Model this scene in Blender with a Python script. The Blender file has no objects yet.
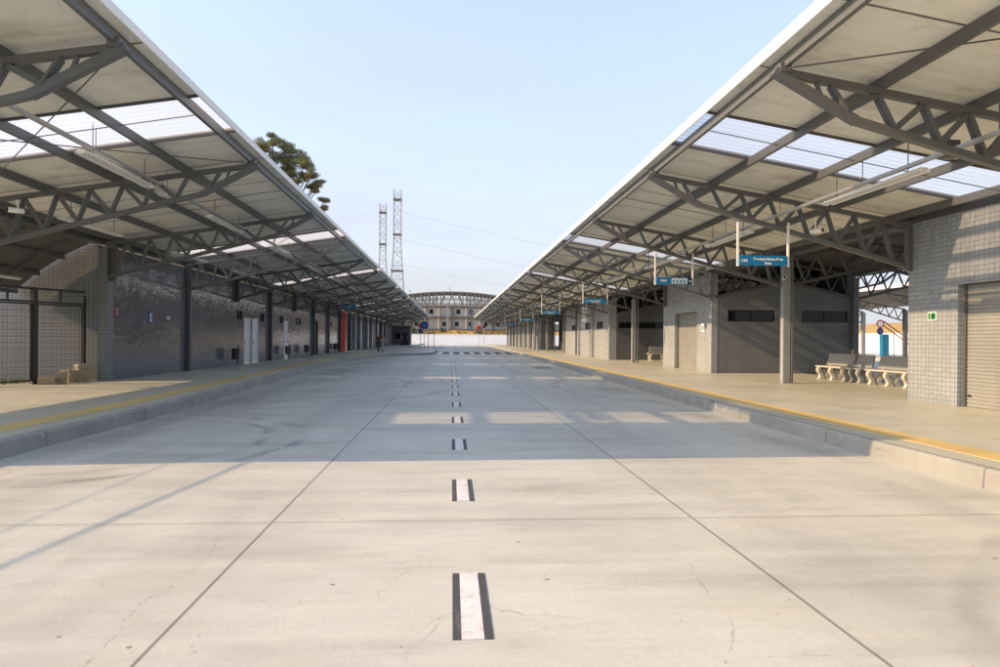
import bpy, bmesh, math, random
from mathutils import Vector, Matrix
random.seed(11)
R = math.radians
scn = bpy.context.scene
COL = scn.collection

# ------------------------------------------------------------------ helpers
class MB:
    """collects shapes into one mesh"""
    def __init__(self):
        self.v = []; self.f = []; self.m = []
    def add(self, vs, fs, mi=0):
        n = len(self.v); self.v += [tuple(p) for p in vs]
        self.f += [tuple(i + n for i in q) for q in fs]; self.m += [mi] * len(fs)
        return self
    def box(self, x0, x1, y0, y1, z0, z1, mi=0):
        if x0 > x1: x0, x1 = x1, x0
        if y0 > y1: y0, y1 = y1, y0
        vs = [(x0,y0,z0),(x1,y0,z0),(x1,y1,z0),(x0,y1,z0),(x0,y0,z1),(x1,y0,z1),(x1,y1,z1),(x0,y1,z1)]
        return self.add(vs, [(0,3,2,1),(4,5,6,7),(0,1,5,4),(1,2,6,5),(2,3,7,6),(3,0,4,7)], mi)
    def bar(self, a, b, w, h, up=(0,0,1), mi=0):
        a, b = Vector(a), Vector(b); d = (b - a).normalized(); up = Vector(up)
        if abs(d.dot(up)) > .98: up = Vector((0,1,0))
        s = d.cross(up).normalized(); u = s.cross(d).normalized()
        vs = []
        for p in (a, b):
            for i, j in ((-1,-1),(1,-1),(1,1),(-1,1)):
                vs.append(p + s*(i*w/2) + u*(j*h/2))
        return self.add(vs, [(0,1,2,3),(7,6,5,4),(0,4,5,1),(1,5,6,2),(2,6,7,3),(3,7,4,0)], mi)
    def tube(self, pts, r, n=8, mi=0):
        pts = [Vector(p) for p in pts]
        rs = r if isinstance(r, (list, tuple)) else [r]*len(pts)
        vs = []; fs = []
        for i, p in enumerate(pts):
            d = (pts[min(i+1, len(pts)-1)] - pts[max(i-1, 0)]).normalized()
            up = Vector((0,0,1)) if abs(d.z) < .9 else Vector((1,0,0))
            s = d.cross(up).normalized(); u = s.cross(d)
            for k in range(n):
                a = 2*math.pi*k/n
                vs.append(p + (s*math.cos(a) + u*math.sin(a))*rs[i])
        for i in range(len(pts)-1):
            for k in range(n):
                k2 = (k+1) % n
                fs.append((i*n+k, i*n+k2, (i+1)*n+k2, (i+1)*n+k))
        fs.append(tuple(reversed(range(n)))); fs.append(tuple(range((len(pts)-1)*n, len(pts)*n)))
        return self.add(vs, fs, mi)
    def extrude(self, poly, axis, a, b, mi=0):
        """poly: 2-D outline; axis 'y': (x,z) outline along y; 'x': (y,z) along x; 'z': (x,y) along z"""
        n = len(poly)
        def P(p, t):
            return {'y': (p[0], t, p[1]), 'x': (t, p[0], p[1]), 'z': (p[0], p[1], t)}[axis]
        vs = [P(p, a) for p in poly] + [P(p, b) for p in poly]
        fs = [tuple(range(n)), tuple(reversed(range(n, 2*n)))]
        for i in range(n):
            j = (i+1) % n; fs.append((i, j, n+j, n+i))
        return self.add(vs, fs, mi)
    def build(self, name, mat, parent=None, bevel=0, smooth=False, loc=None):
        me = bpy.data.meshes.new(name); me.from_pydata(self.v, [], self.f)
        mats = mat if isinstance(mat, (list, tuple)) else [mat]
        for m in mats: me.materials.append(m)
        if len(mats) > 1:
            for p, k in zip(me.polygons, self.m): p.material_index = k
        bm = bmesh.new(); bm.from_mesh(me); bmesh.ops.recalc_face_normals(bm, faces=bm.faces)
        bm.to_mesh(me); bm.free()
        o = bpy.data.objects.new(name, me); COL.objects.link(o)
        if smooth:
            for p in me.polygons: p.use_smooth = True
        if loc is not None: o.location = loc
        if bevel:
            md = o.modifiers.new('b', 'BEVEL'); md.width = bevel; md.segments = 2; md.limit_method = 'ANGLE'
        if parent is not None: o.parent = parent
        return o

def tag(o, label=None, cat=None, group=None, kind=None):
    if label: o['label'] = label
    if cat: o['category'] = cat
    if group: o['group'] = group
    if kind: o['kind'] = kind
    return o
def thing(name, label, cat, loc=(0,0,0), rz=0, group=None):
    o = bpy.data.objects.new(name, None); COL.objects.link(o); o.empty_display_size = .3
    o.location = loc; o.rotation_euler = (0, 0, rz)
    return tag(o, label, cat, group)
def kids(o): return [c for c in bpy.data.objects if c.parent == o]
def copy_tree(o, parent=None):
    c = o.copy(); COL.objects.link(c)
    if parent is not None: c.parent = parent
    for ch in kids(o): copy_tree(ch, c)
    return c

# ------------------------------------------------------------------ materials
def newmat(name):
    m = bpy.data.materials.new(name); m.use_nodes = True
    nt = m.node_tree; nt.nodes.clear()
    out = nt.nodes.new('ShaderNodeOutputMaterial'); b = nt.nodes.new('ShaderNodeBsdfPrincipled')
    nt.links.new(b.outputs[0], out.inputs[0])
    return m, nt, b
class N:
    def __init__(self, nt): self.nt = nt
    def __call__(self, t, **kw):
        n = self.nt.nodes.new('ShaderNode' + t)
        for k, v in kw.items(): setattr(n, k, v)
        return n
    def L(self, a, b): self.nt.links.new(a, b)
    def val(self, x, sock):
        if hasattr(x, 'node'): self.L(x, sock)
        else: sock.default_value = x
    def math(self, op, a, b=0., c=None, clamp=False):
        n = self('Math', operation=op); n.use_clamp = clamp
        self.val(a, n.inputs[0]); self.val(b, n.inputs[1])
        if c is not None: self.val(c, n.inputs[2])
        return n.outputs[0]
    def noise(self, vec, scale, detail=4, rough=.55, dim='3D'):
        n = self('TexNoise', noise_dimensions=dim); n.inputs['Scale'].default_value = scale
        n.inputs['Detail'].default_value = detail; n.inputs['Roughness'].default_value = rough
        self.L(vec, n.inputs['Vector']); return n.outputs['Fac']
    def ramp(self, x, lo, hi, a=0., b=1.):
        n = self('MapRange'); self.val(x, n.inputs[0])
        for i, v in enumerate((lo, hi, a, b)): n.inputs[i+1].default_value = v
        n.clamp = True; return n.outputs[0]
    def mix(self, f, a, b, mode='MIX'):
        n = self('Mix', data_type='RGBA', blend_type=mode)
        self.val(f, n.inputs[0])
        for s, v in ((n.inputs[6], a), (n.inputs[7], b)):
            if hasattr(v, 'node'): self.L(v, s)
            else: s.default_value = (*v, 1) if len(v) == 3 else v
        return n.outputs[2]
    def scale(self, vec, sx, sy, sz):
        n = self('VectorMath', operation='MULTIPLY'); self.L(vec, n.inputs[0]); n.inputs[1].default_value = (sx, sy, sz)
        return n.outputs[0]
    def bump(self, h, strength=.3, dist=.01, normal=None):
        n = self('Bump'); n.inputs['Strength'].default_value = strength; n.inputs['Distance'].default_value = dist
        self.L(h, n.inputs['Height'])
        if normal is not None: self.L(normal, n.inputs['Normal'])
        return n.outputs[0]

def plain(name, col, rough=.5, metal=0., var=.12, scale=3., bump=0., spec=.5):
    m, nt, b = newmat(name); n = N(nt)
    pos = n('NewGeometry').outputs['Position']
    a = n.noise(pos, scale, 5); c = n.noise(pos, scale*9, 3)
    f = n.math('ADD', n.math('MULTIPLY', n.math('SUBTRACT', a, .5), 2*var), n.math('MULTIPLY', n.math('SUBTRACT', c, .5), var))
    k = n.math('ADD', 1., f)
    mm = n('VectorMath', operation='SCALE'); mm.inputs[0].default_value = col; n.L(k, mm.inputs['Scale'])
    n.L(mm.outputs[0], b.inputs['Base Color'])
    b.inputs['Roughness'].default_value = rough; b.inputs['Metallic'].default_value = metal
    b.inputs['Specular IOR Level'].default_value = spec
    if bump: n.L(n.bump(n.noise(pos, scale*12, 4), bump), b.inputs['Normal'])
    return m

def tile_mat(name, base, tw=.2, th=.1, tilt=.05, grout=.62, rough=.16, bond=0., tint=.12, gw=.05, relief=.25):
    m, nt, b = newmat(name); n = N(nt)
    g = n('NewGeometry'); pos = n('SeparateXYZ'); n.L(g.outputs['Position'], pos.inputs[0])
    nr = n('SeparateXYZ'); n.L(g.outputs['True Normal'], nr.inputs[0])
    ax = n.math('GREATER_THAN', n.math('ABSOLUTE', nr.outputs[0]), .5)
    s = n.math('ADD', n.math('MULTIPLY', pos.outputs[1], ax), n.math('MULTIPLY', pos.outputs[0], n.math('SUBTRACT', 1., ax)))
    z = n.math('DIVIDE', n.math('SUBTRACT', pos.outputs[2], .225), th)
    row = n.math('FLOOR', z)
    u = n.math('ADD', n.math('DIVIDE', s, tw), n.math('MULTIPLY', n.math('MODULO', row, 2.), bond))
    colm = n.math('FLOOR', u)
    fu = n.math('SUBTRACT', u, colm); fz = n.math('SUBTRACT', z, row)
    du = n.math('MINIMUM', fu, n.math('SUBTRACT', 1., fu)); dz = n.math('MINIMUM', fz, n.math('SUBTRACT', 1., fz))
    gm = n.math('MAXIMUM', n.math('LESS_THAN', n.math('MULTIPLY', du, tw), gw*.1), n.math('LESS_THAN', n.math('MULTIPLY', dz, th), gw*.1))
    cv = n('CombineXYZ'); n.L(colm, cv.inputs[0]); n.L(row, cv.inputs[1]); n.L(ax, cv.inputs[2])
    wn = n('TexWhiteNoise', noise_dimensions='3D'); n.L(cv.outputs[0], wn.inputs['Vector'])
    k = n.math('ADD', 1.-tint, n.math('MULTIPLY', wn.outputs['Value'], 2*tint))
    big = n.noise(g.outputs['Position'], .5, 4)
    k = n.math('MULTIPLY', k, n.ramp(big, .3, .7, .9, 1.08))
    # dust near the floor and drip streaks
    k = n.math('MULTIPLY', k, n.ramp(n.noise(n.scale(g.outputs['Position'], 2.5, 2.5, .25), 1., 4), .35, .7, .93, 1.05))
    k = n.math('MULTIPLY', k, n.ramp(n.math('ADD', pos.outputs[2], n.math('MULTIPLY', n.noise(g.outputs['Position'], 3., 4), .35)), .28, .62, .80, 1.))
    mm = n('VectorMath', operation='SCALE'); mm.inputs[0].default_value = base; n.L(k, mm.inputs['Scale'])
    c = n.mix(gm, mm.outputs[0], tuple(x*grout for x in base))
    n.L(c, b.inputs['Base Color'])
    n.L(n.math('ADD', n.math('MULTIPLY', gm, .6), n.ramp(wn.outputs['Value'], 0, 1, rough*.8, rough*1.6)), b.inputs['Roughness'])
    # every tile sits at its own slight angle, each a little cushioned
    w2 = n('VectorMath', operation='SUBTRACT'); n.L(wn.outputs['Color'], w2.inputs[0]); w2.inputs[1].default_value = (.5, .5, .5)
    nz = n('TexNoise'); nz.inputs['Scale'].default_value = 7.; nz.inputs['Detail'].default_value = 1.; n.L(g.outputs['Position'], nz.inputs['Vector'])
    w3 = n('VectorMath', operation='SUBTRACT'); n.L(nz.outputs['Color'], w3.inputs[0]); w3.inputs[1].default_value = (.5, .5, .5)
    w4 = n('VectorMath', operation='SCALE'); n.L(w3.outputs[0], w4.inputs[0]); w4.inputs['Scale'].default_value = tilt*.28
    sc = n('VectorMath', operation='SCALE'); n.L(w2.outputs[0], sc.inputs[0]); sc.inputs['Scale'].default_value = tilt*2
    ad = n('VectorMath', operation='ADD'); n.L(g.outputs['Normal'], ad.inputs[0]); n.L(sc.outputs[0], ad.inputs[1])
    ad2 = n('VectorMath', operation='ADD'); n.L(ad.outputs[0], ad2.inputs[0]); n.L(w4.outputs[0], ad2.inputs[1])
    no = n('VectorMath', operation='NORMALIZE'); n.L(ad2.outputs[0], no.inputs[0])
    n.L(n.bump(n.math('SUBTRACT', 1., gm), relief, .004, no.outputs[0]) if relief else no.outputs[0], b.inputs['Normal'])
    return m

def road_mat():
    m, nt, b = newmat('road_concrete'); n = N(nt)
    P = n('NewGeometry').outputs['Position']; s = n('SeparateXYZ'); n.L(P, s.inputs[0]); X, Y = s.outputs[0], s.outputs[1]
    base = n.mix(n.ramp(n.noise(P, .35, 6, .62), .33, .66), (.384, .392, .340), (.53, .536, .468))
    streak = n.noise(n.scale(P, .16, 2.6, 1), 1., 6, .62)            # broom finish lies across the road
    base = n.mix(n.ramp(streak, .32, .72, 0, .55), base, (.585, .59, .525))
    dirt = n.noise(n.scale(P, .25, 1.1, 1), 1., 5, .6)
    base = n.mix(n.ramp(dirt, .56, .80, 0, .42), base, (.27, .255, .235))
    lane = n.math('MULTIPLY', n.ramp(n.math('ABSOLUTE', n.math('SUBTRACT', n.math('ABSOLUTE', n.math('SUBTRACT', X, .3)), 2.7)), .2, 1.5, 1, 0), n.ramp(n.noise(n.scale(P, 1.2, .1, 1), 1., 4), .38, .62))
    base = n.mix(n.math('MULTIPLY', lane, .36), base, (.26, .25, .235))
    base = n.mix(n.ramp(n.noise(P, 26., 3, .7), .30, .8, 0, .22), base, (.25, .235, .21))
    base = n.mix(n.ramp(n.noise(n.scale(P, 1.2, 4.5, 1), 1., 6, .7), .54, .74, 0, .5), base, (.33, .30, .265))
    base = n.mix(n.ramp(n.noise(P, 5.5, 5, .75), .55, .75, 0, .35), base, (.32, .285, .25))
    base = n.mix(n.ramp(n.noise(P, .8, 3), .5, .7, 0, .3), base, (.50, .475, .37))
    pv = n('TexVoronoi'); pv.inputs['Scale'].default_value = 9.; n.L(P, pv.inputs['Vector'])
    pit = n.math('MULTIPLY', n.math('LESS_THAN', pv.outputs['Distance'], .075), n.ramp(n.noise(P, 1.9, 3), .48, .6))
    base = n.mix(n.math('MULTIPLY', pit, .65), base, (.13, .11, .09))
    # polished slab centres: pale fine patches
    base = n.mix(n.ramp(n.noise(P, 2.2, 6, .7), .5, .72, 0, .3), base, (.56, .525, .48))
    # tyre arcs
    wob = n.math('MULTIPLY', n.math('SUBTRACT', n.noise(P, .6, 2), .5), .5)
    for cx, cy, r, w, k in ((-5.6, 10.6, 3.3, .09, .42), (-5.6, 10.6, 2.75, .08, .36), (-9., 23., 9.2, .13, .4), (-9., 23., 7.6, .13, .34), (12., 22., 8.6, .14, .34), (12., 22., 7.0, .13, .3), (2., 4., 7.4, .05, .16), (9., -1., 7.6, .1, .2)):
        dx = n.math('SUBTRACT', X, cx); dy = n.math('SUBTRACT', Y, cy)
        d = n.math('SQRT', n.math('ADD', n.math('MULTIPLY', dx, dx), n.math('MULTIPLY', dy, dy)))
        d = n.math('ABSOLUTE', n.math('SUBTRACT', n.math('ADD', d, wob), r))
        mk = n.math('MULTIPLY', n.ramp(d, w*.4, w*1.5, 1, 0), n.ramp(n.noise(P, 1.1, 4), .42, .62))
        base = n.mix(n.math('MULTIPLY', mk, min(1., k*1.5)), base, (.16, .16, .155))
    kb = n.math('MULTIPLY', n.ramp(n.math('ABSOLUTE', n.math('ADD', X, n.math('ADD', 4.6, n.math('MULTIPLY', n.noise(P, .5, 3), .8)))), .3, 1.6, 1, 0), n.ramp(n.noise(n.scale(P, 1., .25, 1), .8, 4), .36, .6))
    base = n.mix(n.math('MULTIPLY', kb, .55), base, (.20, .20, .185))
    kc = n.math('MULTIPLY', n.ramp(n.math('ABSOLUTE', n.math('SUBTRACT', X, 5.0)), .2, 1.0, 1, 0), n.ramp(n.noise(n.scale(P, 1., .3, 1), .9, 4), .44, .64))
    base = n.mix(n.math('MULTIPLY', kc, .4), base, (.22, .21, .19))
    bl = n.ramp(n.noise(n.scale(P, .55, 2.2, 1), .6, 6, .6), .50, .68)
    base = n.mix(n.math('MULTIPLY', bl, .42), base, (.27, .265, .24))
    # oil spots
    vo = n('TexVoronoi'); vo.inputs['Scale'].default_value = .32; n.L(P, vo.inputs['Vector'])
    sp = n.math('MULTIPLY', n.ramp(n.math('ADD', vo.outputs['Distance'], n.math('MULTIPLY', n.noise(P, 3., 4), .3)), .2, .36, 1, 0), n.ramp(n.noise(P, .13, 1), .5, .56))
    base = n.mix(n.math('MULTIPLY', sp, .5), base, (.15, .145, .14))
    v2 = n('TexVoronoi'); v2.inputs['Scale'].default_value = 2.1; n.L(P, v2.inputs['Vector'])
    fl = n.math('LESS_THAN', v2.outputs['Distance'], .035)
    base = n.mix(n.math('MULTIPLY', fl, .7), base, (.12, .1, .08))
    # hairline cracks
    wv = n('VectorMath', operation='SCALE'); tn = n('TexNoise'); tn.inputs['Scale'].default_value = 1.6; tn.inputs['Detail'].default_value = 5; n.L(P, tn.inputs['Vector'])
    n.L(tn.outputs['Color'], wv.inputs[0]); wv.inputs['Scale'].default_value = .9
    pa = n('VectorMath', operation='ADD'); n.L(P, pa.inputs[0]); n.L(wv.outputs[0], pa.inputs[1])
    ve = n('TexVoronoi', feature='DISTANCE_TO_EDGE'); ve.inputs['Scale'].default_value = .42; n.L(pa.outputs[0], ve.inputs['Vector'])
    cr = n.math('MULTIPLY', n.ramp(ve.outputs['Distance'], .001, .0045, 1, 0), n.ramp(n.noise(P, .4, 3), .50, .58))
    base = n.mix(n.math('MULTIPLY', cr, .3), base, (.17, .15, .13))
    cracks = [[(1.7, 4.73), (1.61, 4.28), (1.61, 4.03), (1.61, 3.85), (1.55, 3.58), (1.43, 3.37), (1.31, 3.18)], [(-1.84, 5.55), (-1.73, 5.04), (-1.72, 4.72), (-1.76, 4.36), (-1.82, 4.16), (-1.76, 3.78), (-1.75, 3.52), (-1.72, 3.34)], [(-0.04, 3.93), (-0.07, 3.72), (-0.15, 3.57), (-0.21, 3.44), (-0.23, 3.28)], [(2.55, 6.16), (2.49, 5.65), (2.45, 5.14), (2.52, 4.73)], [(1.76, 3.3), (2.0, 3.27), (2.16, 3.28)]]
    jx = n('TexNoise'); jx.inputs['Scale'].default_value = 7.; jx.inputs['Detail'].default_value = 4; n.L(P, jx.inputs['Vector'])
    jd = n('VectorMath', operation='SUBTRACT'); n.L(jx.outputs['Color'], jd.inputs[0]); jd.inputs[1].default_value = (.5, .5, .5)
    js = n('VectorMath', operation='SCALE'); n.L(jd.outputs[0], js.inputs[0]); js.inputs['Scale'].default_value = .11
    PJ = n('VectorMath', operation='ADD'); n.L(P, PJ.inputs[0]); n.L(js.outputs[0], PJ.inputs[1])
    dmin = None
    for line in cracks:
        for (ax, ay), (bx, by) in zip(line, line[1:]):
            d = Vector((bx-ax, by-ay, 0)); L2 = d.length_squared
            ap = n('VectorMath', operation='SUBTRACT'); n.L(PJ.outputs[0], ap.inputs[0]); ap.inputs[1].default_value = (ax, ay, 0)
            dt = n('VectorMath', operation='DOT_PRODUCT'); n.L(ap.outputs[0], dt.inputs[0]); dt.inputs[1].default_value = d/L2
            tt = n.math('ADD', dt.outputs['Value'], 0., clamp=True)
            q = n('VectorMath', operation='SCALE'); q.inputs[0].default_value = d; n.L(tt, q.inputs['Scale'])
            ds = n('VectorMath', operation='DISTANCE'); n.L(ap.outputs[0], ds.inputs[0]); n.L(q.outputs[0], ds.inputs[1])
            dmin = ds.outputs['Value'] if dmin is None else n.math('MINIMUM', dmin, ds.outputs['Value'])
    ck = n.math('MULTIPLY', n.ramp(dmin, .003, .010, 1, 0), n.ramp(n.noise(P, 3., 3), .30, .55, .15, 1))
    base = n.mix(n.math('MULTIPLY', ck, .42), base, (.16, .14, .12))
    # sawn joints
    jw = n.math('MULTIPLY', n.math('SUBTRACT', n.noise(P, 1.3, 2), .5), .012)
    j1 = n.ramp(n.math('ABSOLUTE', n.math('ADD', n.math('SUBTRACT', X, -1.51), jw)), .007, .014, 1, 0)
    j2 = n.ramp(n.math('ABSOLUTE', n.math('ADD', n.math('SUBTRACT', X, 2.145), jw)), .007, .014, 1, 0)
    yy = n.math('SUBTRACT', n.math('MODULO', n.math('ADD', Y, 95.2), 11.2), .3)
    j3 = n.math('MULTIPLY', n.ramp(n.math('ABSOLUTE', n.math('ADD', yy, jw)), .008, .02, 1, 0), .62)
    base = n.mix(n.math('MULTIPLY', n.math('MAXIMUM', n.math('MAXIMUM', j1, j2), j3), .7), base, (.085, .075, .065))
    n.L(base, b.inputs['Base Color']); n.L(n.ramp(streak, .3, .7, .55, .8), b.inputs['Roughness'])
    b.inputs['Specular IOR Level'].default_value = .35
    n.L(n.bump(n.math('ADD', n.noise(P, 40., 4, .7), n.math('MULTIPLY', streak, .8)), .18, .01), b.inputs['Normal'])
    return m

def pave_mat():
    m, nt, b = newmat('pavement_concrete'); n = N(nt)
    P = n('NewGeometry').outputs['Position']; s = n('SeparateXYZ'); n.L(P, s.inputs[0]); X, Y = s.outputs[0], s.outputs[1]
    base = n.mix(n.ramp(n.noise(P, .45, 5), .3, .7), (.40, .400, .328), (.475, .478, .395))
    base = n.mix(n.ramp(n.noise(n.scale(P, .5, 1.6, 1), 1., 6, .65), .4, .72, 0, .5), base, (.46, .45, .375))
    base = n.mix(n.ramp(n.noise(P, 1.7, 6, .7), .5, .8, 0, .5), base, (.26, .24, .2))
    j = n.math('ABSOLUTE', n.math('SUBTRACT', n.math('MODULO', n.math('ADD', Y, 99.0), 3.0), 1.5))
    base = n.mix(n.math('MULTIPLY', n.ramp(j, .006, .014, 1, 0), .5), base, (.16, .145, .12))
    vo = n('TexVoronoi'); vo.inputs['Scale'].default_value = 1.1; n.L(P, vo.inputs['Vector'])
    sp = n.math('MULTIPLY', n.ramp(vo.outputs['Distance'], .03, .07, 1, 0), n.ramp(n.noise(P, .5, 2), .5, .6))
    base = n.mix(n.math('MULTIPLY', sp, .5), base, (.55, .53, .48))
    n.L(base, b.inputs['Base Color'])
    n.L(n.ramp(n.noise(P, .8, 4), .3, .7, .34, .6), b.inputs['Roughness'])
    n.L(n.bump(n.noise(P, 30., 4, .7), .12, .008), b.inputs['Normal'])
    return m

def kerb_mat():
    m, nt, b = newmat('kerb_concrete'); n = N(nt)
    P = n('NewGeometry').outputs['Position']; s = n('SeparateXYZ'); n.L(P, s.inputs[0]); Y = s.outputs[1]
    base = n.mix(n.ramp(n.noise(P, 1.2, 5), .3, .7), (.235, .240, .222), (.305, .312, .285))
    base = n.mix(n.ramp(n.noise(n.scale(P, 6, 6, .6), 1., 4), .5, .75, 0, .55), base, (.24, .225, .2))
    base = n.mix(n.ramp(n.noise(P, 9., 4, .7), .62, .78, 0, .5), base, (.2, .19, .17))
    rub = n.math('MULTIPLY', n.ramp(n.noise(n.scale(P, 1, .9, 9), 1.4, 4), .60, .70), n.ramp(n.noise(P, .5, 2), .48, .58))
    base = n.mix(n.math('MULTIPLY', rub, .6), base, (.07, .07, .068))
    base = n.mix(n.ramp(n.noise(n.scale(P, 5, 5, 2), 1.3, 3), .66, .74, 0, .7), base, (.62, .6, .55))
    j = n.math('ABSOLUTE', n.math('SUBTRACT', n.math('MODULO', n.math('ADD', Y, 100.), 3.1), 1.55))
    base = n.mix(n.math('MULTIPLY', n.ramp(j, .008, .018, 1, 0), .75), base, (.1, .09, .08))
    n.L(base, b.inputs['Base Color']); b.inputs['Roughness'].default_value = .75
    n.L(n.bump(n.noise(P, 14., 5, .7), .35, .012), b.inputs['Normal'])
    return m

def tactile_mat():
    m, nt, b = newmat('tactile_yellow'); n = N(nt)
    P = n('NewGeometry').outputs['Position']; s = n('SeparateXYZ'); n.L(P, s.inputs[0]); Y = s.outputs[1]
    w = n.math('FRACT', n.math('DIVIDE', Y, .105))
    rib = n.ramp(n.math('ABSOLUTE', n.math('SUBTRACT', w, .5)), .18, .30, 1, 0)
    base = n.mix(n.ramp(n.noise(P, 2., 5), .35, .7), (.52, .385, .13), (.62, .47, .18))
    base = n.mix(n.math('MULTIPLY', n.math('SUBTRACT', 1., rib), .5), base, (.60, .45, .22))
    base = n.mix(n.ramp(n.noise(P, .7, 5), .5, .78, 0, .5), base, (.36, .27, .13))
    q = n.math('FRACT', n.math('DIVIDE', Y, .42)); jt = n.ramp(n.math('ABSOLUTE', n.math('SUBTRACT', q, .5)), .485, .495, 0, 1)
    base = n.mix(n.math('MULTIPLY', jt, .6), base, (.25, .17, .06))
    n.L(base, b.inputs['Base Color']); b.inputs['Roughness'].default_value = .6
    n.L(n.bump(rib, .6, .006), b.inputs['Normal'])
    return m

def panel_mat():
    m, nt, b = newmat('roof_panel_beige'); n = N(nt)
    tc = n('TexCoord').outputs['Object']; P = n('NewGeometry').outputs['Position']
    s = n('SeparateXYZ'); n.L(tc, s.inputs[0]); y = s.outputs[1]
    base = n.mix(n.ramp(n.noise(P, .6, 4), .3, .7), (.72, .722, .655), (.82, .822, .755))
    st = n.noise(n.scale(P, .35, 3., 1), 1., 5, .6)
    base = n.mix(n.ramp(st, .5, .8, 0, .5), base, (.45, .40, .32))
    base = n.mix(n.ramp(n.noise(P, 1.1, 5, .65), .55, .72, 0, .55), base, (.40, .33, .24))
    base = n.mix(n.ramp(n.noise(n.scale(P, .5, 1.4, 1), 2.2, 5, .7), .56, .76, 0, .5), base, (.36, .33, .27))
    rib = n.math('FRACT', n.math('DIVIDE', y, .325))
    e = n.math('MINIMUM', y, n.math('SUBTRACT', 1.95, y))
    base = n.mix(n.math('MULTIPLY', n.ramp(e, .014, .03, 1, 0), .9), base, (.05, .045, .04))
    n.L(base, b.inputs['Base Color']); b.inputs['Roughness'].default_value = .5
    n.L(n.bump(n.ramp(n.math('ABSOLUTE', n.math('SUBTRACT', rib, .5)), .0, .08), .08, .003), b.inputs['Normal'])
    return m

def poly_mat():
    m = bpy.data.materials.new('polycarbonate'); m.use_nodes = True; nt = m.node_tree; nt.nodes.clear(); n = N(nt)
    out = n('OutputMaterial')
    P = n('NewGeometry').outputs['Position']
    tr = n('BsdfTransparent'); tl = n('BsdfTranslucent'); gl = n('BsdfGlossy'); gl.inputs['Roughness'].default_value = .25
    k = n.mix(n.ramp(n.noise(n.scale(P, .3, 2.5, 1), 1., 5), .35, .75), (.86, .84, .80), (.97, .94, .90))
    sp_ = n('SeparateXYZ'); n.L(P, sp_.inputs[0]); fr_ = n.math('FRACT', n.math('DIVIDE', sp_.outputs[1], .195))
    rb = n.ramp(n.math('ABSOLUTE', n.math('SUBTRACT', fr_, .5)), .22, .34)
    k = n.mix(n.math('MULTIPLY', rb, .55), k, (.62, .61, .60))
    n.L(k, tr.inputs[0]); n.L(n.mix(.0, (.88, .88, .88), (1, 1, 1)), tl.inputs[0])
    a = n('MixShader'); a.inputs[0].default_value = .27; n.L(tr.outputs[0], a.inputs[1]); n.L(tl.outputs[0], a.inputs[2])
    b2 = n('MixShader'); b2.inputs[0].default_value = .06; n.L(a.outputs[0], b2.inputs[1]); n.L(gl.outputs[0], b2.inputs[2])
    n.L(b2.outputs[0], out.inputs[0]); return m

def glass_mat(name, col=(.012, .013, .014), rough=.05):
    m, nt, b = newmat(name); b.inputs['Base Color'].default_value = (*col, 1); b.inputs['Roughness'].default_value = rough
    b.inputs['Specular IOR Level'].default_value = .25
    return m

def shutter_mat():
    m, nt, b = newmat('shutter_steel'); n = N(nt)
    P = n('NewGeometry').outputs['Position']; s = n('SeparateXYZ'); n.L(P, s.inputs[0])
    base = n.mix(n.ramp(n.noise(P, .9, 5), .3, .7), (.262, .268, .258), (.31, .316, .30))
    base = n.mix(n.ramp(n.noise(n.scale(P, 4, 4, .4), 1., 4), .5, .75, 0, .3), base, (.15, .14, .125))
    n.L(base, b.inputs['Base Color']); b.inputs['Roughness'].default_value = .38; b.inputs['Metallic'].default_value = .15
    return m

def foliage_mat(name, a, b_, tl=.25):
    m, nt, b = newmat(name); n = N(nt)
    P = n('NewGeometry').outputs['Position']
    c = n.mix(n.ramp(n.noise(P, .8, 4), .3, .7), a, b_)
    n.L(c, b.inputs['Base Color']); b.inputs['Roughness'].default_value = .7
    return m

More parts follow.
